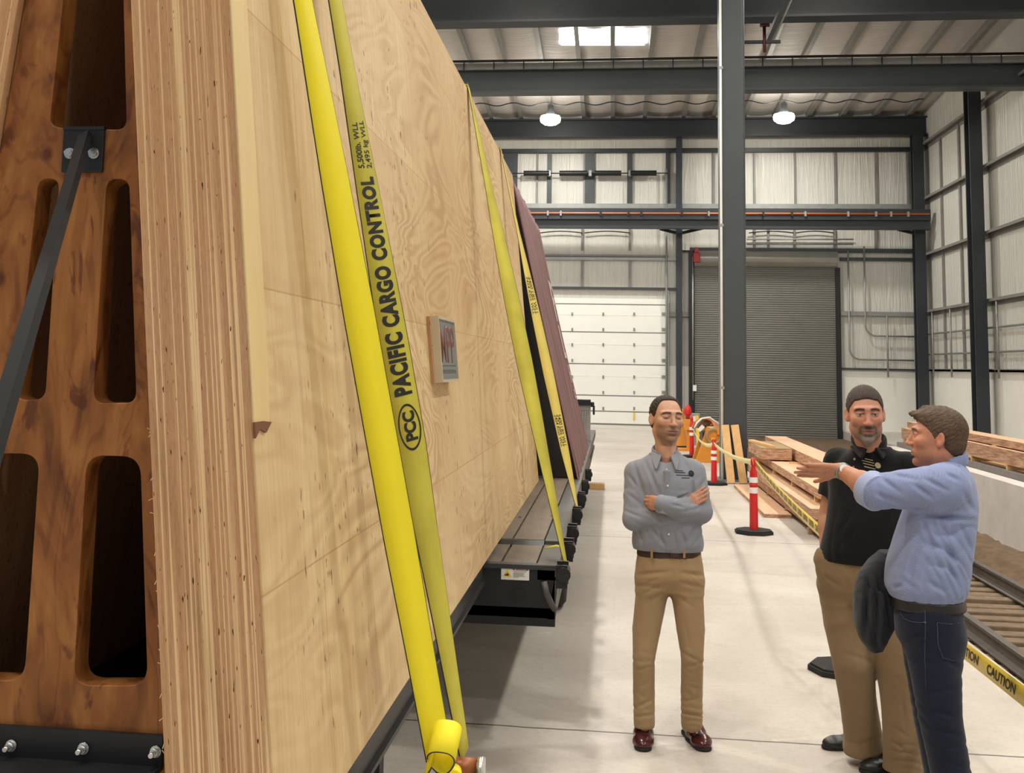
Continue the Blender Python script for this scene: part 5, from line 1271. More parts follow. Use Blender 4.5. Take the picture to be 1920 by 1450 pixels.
def belt(name, rows, lat, m, parent, extra=.006):
    lo = (min(r[1]-r[3] for r in rows)-.08, min(r[2]-max(r[3], r[4]) for r in rows)-.08, rows[0][0]-.02); hi = (max(r[1]+r[3] for r in rows)+.08, max(r[2]+max(r[3], r[4]) for r in rows)+.08, rows[-1][0]+.02)
    F = Field(lo, hi, .005); F.loft([(z, a, b, c+extra, d+extra) for z, a, b, c, d in rows], lat, 0); return link(name, F.mesh(name), m, parent)
M['belt_brown'] = mat('dark_brown_leather', (62, 40, 30), .45, 0, .1); M['belt_black'] = mat('black_leather', (26, 25, 26), .4, 0, .1); M['buckle'] = mat('dull_buckle_metal', (120, 112, 100), .35, .7)
def buttons(H_, pts, m, parent, r=.0055):
    for p, n in pts: MB().cyl(p-n*.002, p+n*.0035, r, n=12).build('button', m, parent)
def surf(F_me, p, d):
    """first point of mesh F_me hit from p along d"""
    from mathutils.bvhtree import BVHTree
    bm = bmesh.new(); bm.from_mesh(F_me); tr_ = BVHTree.FromBMesh(bm); bm.free(); return tr_
def hitpx(tree, px, py):
    d = ray(px, py).normalized(); h = tree.ray_cast(CAMP, d); return (h[0], h[1]) if h[0] is not None else (None, None)
def emblem(parent, tree, c, u, v, n, m, lines, seal, name='embroidery', h=.0035):
    """small embroidered lines and a round seal laid on the cloth: c centre, u along the lines, v up, n outward"""
    def put(x, y):
        p = Vector(c)+Vector(u)*x+Vector(v)*y; hit = tree.ray_cast(p+Vector(n)*.12, -Vector(n)); q = hit[0] if hit[0] is not None else p
        return q+Vector(n)*.0014
    b = MB()
    for (x0, x1, y) in lines:
        L = [put(x0+(x1-x0)*i/10, y-h*(.75 if i % 2 else .55)) for i in range(11)]; R = [put(x0+(x1-x0)*i/10, y+h*(.6 if i % 2 else .8)) for i in range(11)]; b.strip(L, R, False)
    sx, sy, r = seal; ring = [put(sx+r*math.cos(a), sy+r*math.sin(a)*1.0) for a in np.linspace(0, 2*PI, 21)[:-1]]; k = len(b.v); b.add([put(sx, sy)]+ring, [(0, 1+i, 1+(i+1) % 20) for i in range(20)])
    return b.build(name, m, parent)

# ================================================================== man with crossed arms
def man_crossed():
    Yc = 6.0; c = lambda px, py, dy=0: J(px, py, Yc+dy)
    H = Head(c(1250, 787, .01), (.34, -1, .03), .03, 1.0, 1.05)
    sL, sR = c(1192, 886, .02), c(1301, 885, .02); eL, eR = c(1188, 974, -.07), c(1315, 960, -.05)
    wA, hA = c(1272, 962, -.125), None; wB = c(1238, 945, -.205)
    neck = c(1247, 856, .03)
    # body: one continuous surface
    F = Field(c(1150, 1420, 0)-np.array([0, .34, .02]), c(1350, 735, 0)+np.array([0, .30, .02]), .0042, [(2, 1.13, 1.84, .0030)])
    H.build(F, neck, .053, True, .94, 1.0)
    zh = c(1250, 1060).item(2)
    F.loft([(.92, c(1254, 1090)[0], Yc, .145, .10), (1.05, c(1254, 1050)[0], Yc, .130, .09), (1.2, c(1250, 980)[0], Yc, .135, .095), (1.36, c(1249, 900)[0], Yc+.01, .150, .095), (1.44, c(1248, 866)[0], Yc+.02, .095, .065)], (1, 0, 0), .04)
    kL, kR = c(1207, 1235, -.03), c(1298, 1235, -.03); aL, aR = c(1208, 1356, .02), c(1297, 1356, .02)
    for hp, kn, an in ((c(1224, 1090), kL, aL), (c(1284, 1090), kR, aR)): F.chain([hp, kn, an, an-np.array([0, 0, .03])], [.060, .036, .026, .020], .03)
    for sh, el in ((sL, eL), (sR, eR)): F.chain([sh, el], [.048, .038], .03)
    F.cap(eL, wA, .038, .026, .02); F.cap(eR, wB, .038, .026, .02)
    # hand of the lower arm resting on the other upper arm; hand of the upper arm tucked under
    wAh = c(1284, 950, -.108)
    F.cap(wA, wAh, .026, .024, .02)
    hand(F, wAh, (.80, .02, .56), (-.5, .3, .8), (.05, .98, -.1), .88, (.04, .06, .10, .14), .02, (.7, .4, .7), tcurl=.3)
    hand(F, wB, (-.60, .80, -.04), (.1, -.05, 1), (.6, .7, -.1), .95, (.1, .1, .15, .2), .0, (.95, .12, .2))
    me = F.mesh('person'); paint(me, lambda V: face_paint(V, H, (204, 158, 132), (48, 34, 27), (104, 80, 66), .55, closed=True, hand=(196, 142, 116)))
    b = link('person', me, M['skin']); tag(b, 'man in grey button-up shirt and khaki trousers, arms crossed, eyes closed', 'person')
    # hair: short, receding over the brow
    def line(x, y, z):
        ax_ = np.abs(x)
        zl = np.interp(y, [-.13, -.09, -.05, -.022, -.012, .002, .014, .021, .034, .05, .072, .10], [-.075, -.075, -.055, -.04, .012, .010, -.016, .050, .090, .112, .125, .15])
        zl = zl+.016*sst(y, .01, .04)*np.exp(-((ax_-.040)/.018)**2)-.060*sst(ax_, .052, .064)*sst(y, .012, .020)*(1-sst(y, .026, .036))
        return zl-z
    H.hair('hair', line, .0070, .0016, .016, mat('short_dark_brown_hair', (50, 36, 28), .75, 0, .3, 60, .3), b, .006)
    # trousers
    T = Field(c(1170, 1375)-np.array([0, .24, 0]), c(1340, 1020)+np.array([0, .24, 0]), .0055)
    zc_ = c(1258, 1106)[2]; x0 = c(1254, 1060)[0]
    rows = [(zc_+.0, c(1255, 1110)[0], Yc, .150, .085), (zc_+.05, c(1255, 1095)[0], Yc, .176, .112), (c(1255, 1080)[2], c(1255, 1085)[0], Yc, .180, .120), (c(1255, 1060)[2], c(1255, 1060)[0], Yc, .176, .118), (c(1255, 1030)[2]+.01, c(1255, 1030)[0], Yc, .160, .108)]
    T.loft(rows, (1, 0, 0), .05)
    for sg, hp, kn, an in ((-1, c(1224, 1100), kL, aL), (1, c(1287, 1100), kR, aR)):
        mid = c(1212 if sg < 0 else 1295, 1180, -.01)
        T.chain([hp, mid, kn, grow(kn, an, .55)+np.array([0, .02, 0]), an], [.086, .073, .057, .056, .055], .04)
        T.wrinkle(kn+np.array([0, -.05, -.02]), .09, (.3*sg, 0, 1), .055, .0045, 1+sg); T.wrinkle(an+np.array([0, -.03, .05]), .085, (.2*sg, .2, 1), .045, .0060, 3+sg); T.wrinkle(hp+np.array([0, -.08, .0]), .10, (.5*sg, 0, 1), .06, .0045, 5+sg)
        T.wrinkle(grow(kn, an, .5)+np.array([0, -.04, 0]), .10, (.3, 0, 1), .07, .004, 7)
    cf_ = lambda px, py: c(px, py, -.08)
    T.folds(cf_, [(1198, 1078, 1258, 1072, .014, .008), (1194, 1098, 1244, 1102, .013, .008), (1274, 1074, 1318, 1080, .014, .007), (1276, 1092, 1316, 1102, .013, .008), (1240, 1112, 1212, 1135, .012, .006), (1268, 1116, 1300, 1140, .012, .006),
        (1184, 1238, 1228, 1244, .012, .009), (1190, 1258, 1224, 1250, .010, .006), (1276, 1222, 1320, 1246, .012, .009), (1280, 1252, 1316, 1244, .010, .006), (1222, 1170, 1200, 1225, .015, .005), (1284, 1165, 1296, 1225, .015, .005),
        (1186, 1330, 1224, 1312, .011, .009), (1188, 1345, 1228, 1340, .010, .008), (1274, 1334, 1318, 1346, .011, .009), (1278, 1318, 1314, 1308, .010, .006), (1200, 1290, 1222, 1275, .012, .005), (1290, 1285, 1314, 1295, .012, .005)])
    T.cap(c(1257, 1112, -.02), c(1257, 1200, .0), .004, .004, .03, op='s'); T.cut((0, 0, aL[2]-.020), (0, 0, -1)); T.cut((0, 0, c(1255, 1028)[2]), (0, 0, 1))
    tr_ = link('trousers', T.mesh('trousers'), cloth('khaki_cotton', (158, 132, 98), .08), b)
    for px in (1222, 1283):
        q = c(px, 1036, -.118); MB().box(q[0]-.006, q[0]+.006, q[1]-.006, q[1]+.004, q[2]-.028, q[2]+.022).build('belt_loop', M.setdefault('khaki_loop', cloth('khaki_loop_cotton', (150, 124, 90))), tr_)
    zb = c(1255, 1036)[2]; br_ = [(zb-.019, x0, Yc, .164, .110), (zb+.019, x0, Yc, .162, .109)]
    bl = belt('belt', br_, (1, 0, 0), M['belt_brown'], b, .004); q = c(1265, 1038, -.118); MB().box(q[0]-.024, q[0]+.024, q[1]-.004, q[1]+.004, q[2]-.02, q[2]+.02).build('buckle', M['belt_brown'], bl, .004)
    # shirt
    S_ = Field(c(1150, 1045)-np.array([0, .30, 0]), c(1350, 835)+np.array([0, .22, 0]), .0048)
    xm = lambda px, py: c(px, py)[0]
    R_ = [(c(1252, 1031)[2], xm(1252, 1031), Yc, .180, .122), (c(1252, 1018)[2], xm(1252, 1018), Yc-.004, .190, .134), (c(1251, 990)[2], xm(1251, 990), Yc-.006, .178, .132), (c(1250, 940)[2], xm(1250, 940), Yc-.004, .170, .130), (c(1249, 900)[2], xm(1249, 900), Yc, .172, .125), (c(1248, 880)[2], xm(1248, 880), Yc+.01, .150, .108), (c(1248, 862)[2], xm(1248, 862), Yc+.02, .100, .082), (c(1248, 850)[2], xm(1248, 850), Yc+.03, .066, .066)]
    S_.loft(R_, (1, 0, 0), .03, 2.2)
    for sh, el in ((sL, eL), (sR, eR)):
        S_.cap(grow(c(1248, 862, .02), sh, .45), sh, .046, .052, .05); S_.chain([sh, grow(sh, el, .5), el], [.056, .058, .055], .03)
    S_.chain([eL, grow(eL, wA, .5)+np.array([0, 0, -.012]), wA], [.056, .055, .046], .018); S_.chain([eR, grow(eR, wB, .5)+np.array([0, 0, -.006]), wB+np.array([.012, 0, 0])], [.058, .055, .044], .014)
    for p_, r_, d_, w_, a_, sd in ((eL, .11, (.5, 0, 1), .05, .0055, 1), (eR, .11, (-.5, 0, 1), .05, .0055, 2), (grow(sL, eL, .45), .11, (.8, 0, .6), .06, .004, 3), (grow(sR, eR, .45), .11, (-.8, 0, .6), .06, .004, 4),
        (c(1220, 905, -.12), .13, (1, 0, .6), .075, .0045, 5), (c(1275, 905, -.12), .13, (-1, 0, .7), .08, .004, 6), (c(1225, 1008, -.12), .12, (1, 0, -.35), .055, .0055, 7), (c(1285, 1010, -.12), .12, (1, 0, .4), .06, .005, 8), (grow(eR, wB, .45), .10, (.3, 0, 1), .042, .005, 9), (grow(eL, wA, .4), .09, (.4, 0, 1), .045, .005, 10)): S_.wrinkle(p_, r_, d_, w_, a_, sd)
    S_.folds(lambda px, py: c(px, py, -.10), [(1186, 862, 1208, 930, .013, .010), (1208, 862, 1236, 926, .013, .009), (1222, 880, 1228, 920, .010, .006), (1278, 852, 1292, 884, .012, .007), (1268, 850, 1272, 880, .010, .005), (1298, 892, 1300, 936, .010, .012),
        (1220, 990, 1250, 1026, .012, .010), (1232, 988, 1244, 1018, .010, .007), (1305, 985, 1290, 1020, .013, .008), (1198, 995, 1206, 1020, .012, .007), (1316, 1000, 1300, 1024, .010, .006), (1270, 990, 1284, 1018, .012, .006),
        (1172, 958, 1204, 972, .010, .008), (1176, 925, 1200, 945, .011, .007), (1178, 890, 1196, 915, .012, .006), (1262, 938, 1292, 926, .007, .010), (1258, 946, 1284, 952, .008, .008), (1290, 948, 1318, 938, .009, .007), (1238, 960, 1270, 978, .009, .008), (1210, 962, 1236, 974, .009, .007), (1320, 900, 1310, 930, .011, .007), (1322, 940, 1304, 958, .010, .007)])
    S_.cap(c(1250, 884, -.122), c(1254, 1030, -.128), .010, .010, .006, (1, 0, 0), 1.9)          # placket
    S_.cap(neck+np.array([0, -.03, .06]), neck+np.array([0, -.055, -.005]), .050, .044, .01, op='s'); S_.cap(neck+np.array([0, 0, .08]), neck, .058, .056, .01, op='s')
    S_.cut((0, 0, c(1252, 1030)[2]), (0, 0, -1))
    sm = cloth('grey_oxford_cotton', (138, 141, 150), .05, check=None, bump=.12); me = S_.mesh('shirt'); so = link('shirt', me, sm, b)
    cuff = Field(wB-.10, wB+.12, .004); d_ = unit(wB-eR); cuff.cap(wB-d_*.050, wB+d_*.012, .047, .046, 0); cuff.cut(wB+d_*.008, d_); cuff.cut(wB-d_*.055, -d_); link('cuff', cuff.mesh('cuff'), cloth('pale_grey_cuff_cotton', (165, 170, 186), .04), so)
    # collar
    K = Field(neck-np.array([.12, .14, .08]), neck+np.array([.12, .12, .09]), .0036)
    for a0, a1, zz in ((-2.35, .95, 0), ):
        pts = [neck+np.array([.066*math.sin(a), .010-.066*math.cos(a), .030-.030*abs(0)-.028*(1-abs(a)/PI)]) for a in np.linspace(-PI+.0, PI, 25)]
        pts = [neck+np.array([.066*math.sin(a), .008+.068*math.cos(a), .050-.058*(abs(a)/PI)**1.3]) for a in np.linspace(-2.75, 2.75, 61)]
        for i in range(60): K.cap(pts[i], pts[i+1], .006, .006, 0, (0, 0, 1), 3.4)
    for g in (-1, 1):
        a = neck+np.array([g*.028, -.084, .008]); t_ = neck+np.array([g*.052, -.132, -.056]); o_ = neck+np.array([g*.080, -.022, .014]); 
        for u_ in np.linspace(0, 1, 15): K.cap(grow(a, o_, u_), grow(t_, grow(o_, t_, .45), u_), .0062, .0055, .003)
    link('collar', K.mesh('collar'), sm, so)
    tree = surf(me, None, None)
    for px, py in ((1250, 880), (1252, 911), (1254, 1002)):
        hit, nn = hitpx(tree, px, py)
        if hit: MB().cyl(hit, hit+Vector((0, -.004, 0)), .0050, n=12).build('button', M['white'], so)
    emblem(so, tree, hitpx(tree, 1284, 888)[0], (1, 0, -.05), (0, 0, 1), (0, -1, 0), mat('dark_navy_thread', (34, 36, 48), .8), [(-.040, -.008, .012), (-.052, .002, .003), (-.046, .026, -.010), (-.018, .026, -.022)], (.034, .000, .016), h=.0030)
    mb_ = mat('burgundy_shoe_leather', (72, 26, 28), .22, 0, .15, 12); so_ = M['black_rough']
    f1, f2 = at_z(1208, 1385), at_z(1300, 1385)
    shoe('shoe', (f1.x, f1.y+.10, 0), (f1.x-.012, f1.y-.205, 0), mb_, b, so_, .105, .055, laces=True); shoe('shoe', (f2.x-.02, f2.y+.10, 0), (f2.x+.045, f2.y-.195, 0), mb_, b, so_, .105, .055, laces=True)
    return b
man_crossed()
# ================================================================== man in the black polo shirt
def man_polo():
    Yc = 5.72; c = lambda px, py, dy=0: J(px, py, Yc+dy)
    H = Head(c(1622.5, 778, -.10), (-.10, -1, -.10), -.03, 1.09, .98)
    lat = unit((1, -.45, 0)); fr = unit((-.45, -1, 0))
    sL, sR = c(1572, 866, .12), c(1703, 875, -.06)      # his right (photo left) and left shoulder
    eL = c(1552, 965, .13); wL = c(1549, 1034, .04)
    neck = c(1630, 846, -.02)
    kL, kR = c(1598, 1240, -.02), c(1684, 1250, -.06); aL, aR = c(1618, 1378, .20), c(1694, 1420, .02)
    hL, hR = c(1578, 1110, .06), c(1650, 1110, -.04)
    F = Field(c(1500, 1450)-np.array([0, .42, .03]), c(1760, 715)+np.array([0, .48, .02]), .0042, [(2, 1.50, 1.95, .0030)])
    H.build(F, neck, .064, False, 1.02, 1.15)
    F.loft([(c(1610, 1090)[2], c(1610, 1090)[0], Yc, .15, .11), (c(1612, 1000)[2], c(1612, 1000)[0], Yc, .16, .12), (c(1630, 900)[2], c(1632, 900)[0], Yc, .16, .10), (c(1634, 860)[2], c(1634, 860)[0], Yc, .09, .07)], lat, .04)
    for hp, kn, an in ((hL, kL, aL), (hR, kR, aR)): F.chain([hp, kn, an, an-np.array([0, 0, .06])], [.07, .045, .034, .03], .03)
    F.chain([sL, eL, wL], [.052, .044, .031], .02); F.cap(grow(eL, wL, .3), grow(eL, wL, .35), .043, .043, .02)
    eR = c(1722, 975, .05); wR = c(1690, 1030, -.16); F.chain([sR, eR, wR], [.052, .042, .03], .02)
    hand(F, wL, (.25, -.30, -.92), (.2, -1, 0), (1, .1, .2), 1.0, (.2, .2, .25, .3), .02, (.8, .4, .2)); hand(F, wR, (-.5, -.3, -.8), (-.5, -.6, .3), (-.6, .6, .2), 1.0, (.4, .4, .45, .5), .02)
    me = F.mesh('person'); paint(me, lambda V: face_paint(V, H, (190, 136, 112), (42, 33, 30), (112, 92, 82), .5, beard=(50, 42, 38), gray=(132, 124, 116), ruddy=.45, hand=(190, 140, 112)))
    b = link('person', me, M['skin']); tag(b, 'bearded man in black polo shirt and khaki trousers, hand in his pocket', 'person')
    def line(x, y, z):
        zl = np.interp(y, [-.13, -.09, -.05, -.022, -.012, .002, .016, .026, .045, .062, .072, .10], [-.085, -.085, -.065, -.045, .012, .012, -.010, .030, .052, .074, .086, .15]); ax_ = np.abs(x)
        return zl+.012*np.exp(-((ax_-.052)/.012)**2)*sst(y, .03, .05)-z
    H.hair('hair', line, .0085, .0013, .014, mat('greying_brown_hair', (60, 48, 42), .8, 0, .35, 70, .3), b, .006)
    # trousers
    T = Field(c(1500, 1440)-np.array([0, .30, 0]), c(1760, 1020)+np.array([0, .48, 0]), .0055)
    rows = [(c(1610, 1128)[2], c(1614, 1105)[0], Yc+.01, .150, .105), (c(1610, 1108)[2], c(1614, 1105)[0], Yc+.01, .190, .140), (c(1610, 1075)[2], c(1612, 1075)[0], Yc, .196, .150), (c(1610, 1035)[2], c(1612, 1035)[0], Yc, .195, .15)]
    T.loft(rows, lat, .06)
    for sg, hp, kn, an in ((0, hL+np.array([0, 0, .03]), kL, aL), (1, hR+np.array([0, 0, .03]), kR, aR)):
        T.chain([hp, grow(hp, kn, .5), kn, grow(kn, an, .55), an, an-np.array([0, 0, .06])], [.112, .110, .094, .088, .093, .098], .04)
        T.wrinkle(an+np.array([0, -.06, .04]), .10, (.25, .1, 1), .06, .008, 3+sg); T.wrinkle(kn+np.array([0, -.07, 0]), .13, (.4, 0, 1), .08, .005, 5+sg); T.wrinkle(hp+np.array([0, -.1, .02]), .13, (.8, 0, .6), .08, .005, 6+sg)
    T.folds(lambda px, py: c(px, py, -.1), [(1586, 1120, 1608, 1170, .014, .008), (1622, 1038, 1636, 1070, .010, .008), (1596, 1046, 1604, 1110, .010, .005), (1612, 1168, 1637, 1234, .012, .006), (1600, 1170, 1620, 1300, .012, .005), (1588, 1346, 1616, 1368, .012, .010), (1600, 1335, 1640, 1352, .012, .007),
        (1672, 1388, 1696, 1406, .012, .010), (1668, 1360, 1700, 1380, .012, .007), (1690, 1300, 1698, 1370, .012, .006), (1545, 1080, 1575, 1100, .012, .007), (1585, 1225, 1640, 1245, .014, .006)])
    pk = c(1548, 1062, .02); T.cap(pk+np.array([.0, .0, .03]), pk+np.array([.02, -.02, -.08]), .055, .04, .03); T.wrinkle(pk, .10, (1, 0, 1), .05, .005, 2)
    T.cut((0, 0, .045), (0, 0, -1)); T.cut((0, 0, c(1610, 1032)[2]), (0, 0, 1))
    link('trousers', T.mesh('trousers'), cloth('khaki_twill', (134, 112, 84), .08), b)
    zb = c(1610, 1042)[2]; belt('belt', [(zb-.02, c(1612, 1042)[0], Yc, .193, .148), (zb+.02, c(1612, 1042)[0], Yc, .192, .147)], lat, M['belt_black'], b, .005)
    # polo shirt
    S_ = Field(c(1500, 1060)-np.array([0, .36, 0]), c(1770, 820)+np.array([0, .40, 0]), .0048); X_ = lambda px, py: c(px, py)[0]
    S_.loft([(c(1612, 1053)[2], X_(1617, 1046), Yc, .200, .164), (c(1612, 1036)[2], X_(1618, 1036), Yc-.005, .207, .174), (c(1618, 985)[2], X_(1624, 985), Yc-.01, .194, .166), (c(1628, 930)[2], X_(1632, 930), Yc, .196, .148), (c(1634, 890)[2], X_(1634, 890), Yc+.005, .208, .128), (c(1636, 868)[2], X_(1636, 868), Yc, .165, .105), (c(1634, 851)[2], X_(1634, 853), Yc-.015, .108, .096), (c(1631, 838)[2], X_(1631, 842), Yc-.02, .082, .084)], lat, .03, 2.2)
    G2 = Field(c(1500, 1060)-np.array([0, .36, 0]), c(1770, 820)+np.array([0, .40, 0]), .0048)
    for sh, el in ((sL, eL), (sR, eR)):
        S_.cap(grow(c(1634, 862), sh, .5), sh, .056, .062, .05); G2.chain([sh, grow(sh, el, .5), el], [.068, .068, .070], .03)
        G2.cut(grow(sh, el, .66), el-sh)
    h_ = np.clip(.5+.5*(S_.F-G2.F)/.03, 0, 1); S_.F = S_.F+(G2.F-S_.F)*h_-.03*h_*(1-h_)
    for p_, r_, d_, w_, a_, sd in ((c(1600, 1020, -.15), .15, (1, 0, .5), .09, .006, 1), (c(1600, 950, -.14), .16, (1, 0, -.4), .10, .005, 2), (sL, .13, (.4, 0, 1), .07, .004, 3)): S_.wrinkle(p_, r_, d_, w_, a_, sd)
    S_.cap(neck+np.array([0, -.03, .08]), neck+np.array([-.01, -.058, .035]), .056, .040, .01, op='s'); S_.cap(neck+np.array([0, 0, .09]), neck+np.array([0, 0, .035]), .068, .066, .01, op='s'); S_.cut((0, 0, c(1612, 1052)[2]), (0, 0, -1))
    pm = cloth('black_pique_cotton', (16, 17, 20), .15); me = S_.mesh('polo_shirt'); so = link('polo_shirt', me, pm, b)
    K = Field(neck-np.array([.14, .16, .1]), neck+np.array([.14, .14, .1]), .0036)
    pts = [neck+np.array([.078*math.sin(a), .006+.080*math.cos(a), .088-.080*(abs(a)/PI)**1.2]) for a in np.linspace(-2.7, 2.7, 61)]
    for i in range(60): K.cap(pts[i], pts[i+1], .0075, .0075, 0, (0, 0, 1), 3.2)
    for g in (-1, 1):
        a = neck+np.array([g*.024-.010, -.086, .016]); t_ = neck+np.array([g*.048-.016, -.122, -.024]); o_ = neck+np.array([g*.090, -.02, .020])
        for u_ in np.linspace(0, 1, 15): K.cap(grow(a, o_, u_), grow(t_, grow(o_, t_, .4), u_), .0065, .006, .003)
    link('collar', K.mesh('collar'), pm, so); tree = surf(me, None, None)
    for px, py in ((1602, 861), (1600, 876)):
        hit, nn = hitpx(tree, px, py)
        if hit: MB().cyl(hit, hit+Vector((-.001, -.004, 0)), .0055, n=12).build('button', M['galv'], so)
    emblem(so, tree, hitpx(tree, 1630, 870)[0], (.9, -.4, -.18), (.05, 0, 1), (-.3, -1, 0), mat('pale_gold_thread', (176, 166, 130), .7), [(-.022, .016, .020), (-.036, .022, .008), (-.030, .024, -.004), (-.024, .030, -.018)], (.040, .002, .014), h=.0030)
    bl = mat('black_shoe_leather', (28, 26, 27), .4, 0, .2, 10); f1 = at_z(1640, 1403); f2 = at_z(1712, 1446)
    shoe('shoe', (f1.x+.03, f1.y-.0, 0), (f1.x-.27, f1.y-.06, 0), bl, b, M['black_rough'], .09, .05); shoe('shoe', (f2.x+.02, f2.y+.02, 0), (f2.x-.26, f2.y-.07, 0), bl, b, M['black_rough'], .09, .05)
    return b
man_polo()
# ================================================================== man in blue shirt pointing
def man_blue():
    Yc = 4.70; c = lambda px, py, dy=0: J(px, py, Yc+dy)
    H = Head(c(1756, 823, .02), (-1, .26, .02), .0, .98, 1.0)
    fr = unit((-1, .30, 0)); lat = unit((.30, 1, 0))       # lat points to his right (away from the camera)
    sN, sF = c(1772, 912, -.14), c(1782, 905, .20)
    eN = c(1640, 922, -.10); wN = c(1577, 882, .10)
    eF = c(1745, 1010, .24); wF = c(1672, 1052, .12)
    neck = c(1779, 882, .03)
    hN, hF = c(1745, 1175, -.08), c(1738, 1175, .10); kN, kF = c(1763, 1345, -.10), c(1752, 1345, .12)
    aN, aF = kN+np.array([.075, .02, -.43]), kF+np.array([.06, .0, -.43])
    F = Field(np.array([c(1470, 900)[0], Yc-.36, -.01]), np.array([c(1860, 900)[0], Yc+.46, 1.90]), .0042, [(2, 1.44, 1.84, .0030)])
    H.build(F, neck, .058, False, 1.0, 1.0)
    F.loft([(c(1740, 1160)[2], c(1742, 1160)[0], Yc, .14, .10), (c(1745, 1080)[2], c(1745, 1080)[0], Yc, .13, .10), (c(1765, 960)[2], c(1765, 960)[0], Yc+.02, .14, .10), (c(1780, 905)[2], c(1780, 905)[0], Yc+.03, .12, .08), (c(1784, 885)[2], c(1784, 885)[0], Yc+.03, .07, .06)], lat, .04)
    for hp, kn, an in ((hN, kN, aN), (hF, kF, aF)): F.chain([hp, kn, an, an-np.array([0, 0, .06])], [.065, .042, .032, .03], .03)
    F.chain([sN, eN], [.05, .042], .02); F.cap(eN, grow(eN, wN, .35), .046, .044, .02, (0, 0, 1), 1.1); F.cap(grow(eN, wN, .35), wN, .044, .0275, .02, (0, 0, 1), 1.1); F.chain([sF, eF, wF], [.05, .040, .028], .02)
    hand(F, wN, (-1, .06, -.05), (-.05, .66, -.75), (-.1, .6, -.6), 1.06, (.02, .03, .05, .06), .012, (.66, .70, .10), tcurl=.30)
    hand(F, wF, (-.8, .1, -.5), (-.2, -1, .2), (.3, .2, -1), 1.0, (.5, .5, .55, .6), .02)
    me = F.mesh('person'); paint(me, lambda V: face_paint(V, H, (192, 132, 104), (84, 60, 44), (134, 98, 78), .4, ruddy=.5, hand=(192, 136, 106)))
    b = link('person', me, M['skin']); tag(b, 'man in light blue shirt and jeans seen from behind, pointing with a flat hand', 'person')
    def line(x, y, z):
        zl = np.interp(y, [-.13, -.09, -.05, -.034, -.022, -.006, .010, .020, .040, .060, .075, .10], [-.085, -.085, -.075, -.05, .012, .014, -.004, .024, .048, .064, .074, .075])
        return zl-z
    H.hair('hair', line, .0080, .0012, .010, mat('tousled_brown_hair', (82, 62, 44), .7, 0, .4, 60, .4), b, .006, top=1.35, h=.0026, tuft=[((.0, .060, .100), (.01, .102, .098), .016, .007), ((-.03, .055, .095), (-.030, .096, .094), .015, .007), ((.035, .05, .10), (.03, .092, .104), .015, .007), ((.0, -.03, .120), (.0, .045, .120), .014, .015)])
    # jeans
    T = Field(np.array([c(1640, 1200)[0], Yc-.30, .06]), np.array([c(1870, 1200)[0], Yc+.34, c(1700, 1105)[2]]), .0052)
    T.loft([(c(1740, 1215)[2], c(1742, 1185)[0], Yc, .120, .095), (c(1740, 1190)[2], c(1742, 1185)[0], Yc, .156, .128), (c(1740, 1150)[2], c(1740, 1150)[0], Yc, .158, .130), (c(1740, 1115)[2], c(1740, 1115)[0], Yc, .155, .128)], lat, .05)
    for sg, hp, kn, an in ((0, hN, kN, aN), (1, hF, kF, aF)):
        T.chain([hp, grow(hp, kn, .4), kn, grow(kn, an, .5), an], [.106, .098, .080, .074, .062], .04); T.wrinkle(kn+np.array([-.02, -.04, .03]), .12, (.3, 0, 1), .06, .006, 2+sg); T.wrinkle(grow(kn, an, .6), .12, (.3, 0, 1), .06, .005, 4+sg)
    T.folds(lambda px, py: c(px, py, -.15), [(1700, 1200, 1740, 1190, .014, .006), (1705, 1230, 1750, 1245, .014, .006), (1735, 1330, 1800, 1345, .013, .008), (1740, 1360, 1800, 1380, .013, .007), (1745, 1300, 1795, 1290, .013, .005), (1770, 1405, 1820, 1395, .012, .006), (1775, 1432, 1824, 1440, .012, .006), (1776, 1240, 1800, 1252, .012, .008)])
    T.ell(c(1764, 1195, -.03), np.eye(3), (.080, .12, .10), .05); T.wrinkle(c(1790, 1240, -.1), .10, (.5, 0, 1), .06, .005, 3); T.cut((0, 0, c(1740, 1118)[2]), (0, 0, 1))
    jm = cloth('dark_indigo_denim', (26, 32, 48), .2, bump=.2); me = T.mesh('jeans'); jo = link('jeans', me, jm, b); tree = surf(me, None, None)
    st = mat('grey_blue_stitching', (70, 78, 92), .8)
    def seam(pp, name='pocket_seam'):
        P_ = []
        for px, py in pp:
            o_ = Vector(CAMP); d = Vector(J(px, py, Yc))-o_; hit = tree.ray_cast(o_, d.normalized())[0]
            if hit: P_.append(hit-d.normalized()*.0030)
        if len(P_) > 1: MB().tube(P_, .0013, 4).build(name, st, jo)
    seam([(1690, 1136), (1689, 1150), (1694, 1160), (1708, 1166), (1722, 1168), (1734, 1167)]); seam([(1734, 1140), (1735, 1170), (1734, 1230), (1736, 1290)]); seam([(1757, 1168), (1780, 1171), (1800, 1168)]); seam([(1757, 1168), (1759, 1210), (1768, 1234), (1790, 1240)])
    rv = tree.ray_cast(Vector(CAMP), (Vector(J(1734, 1167, Yc))-CAMP).normalized())[0]
    if rv: MB().cyl(rv, rv+Vector((0, -.004, 0)), .004, n=10).build('rivet', M['buckle'], jo)
    zb = c(1740, 1128)[2]; belt('belt', [(zb-.021, c(1740, 1128)[0], Yc, .165, .137), (zb+.021, c(1739, 1128)[0], Yc, .163, .135)], lat, M['belt_black'], b, .006)
    # shirt
    S_ = Field(np.array([c(1590, 950)[0], Yc-.34, c(1740, 1135)[2]]), np.array([c(1860, 900)[0], Yc+.44, c(1780, 850)[2]+.02]), .0046); X_ = lambda px, py: c(px, py)[0]
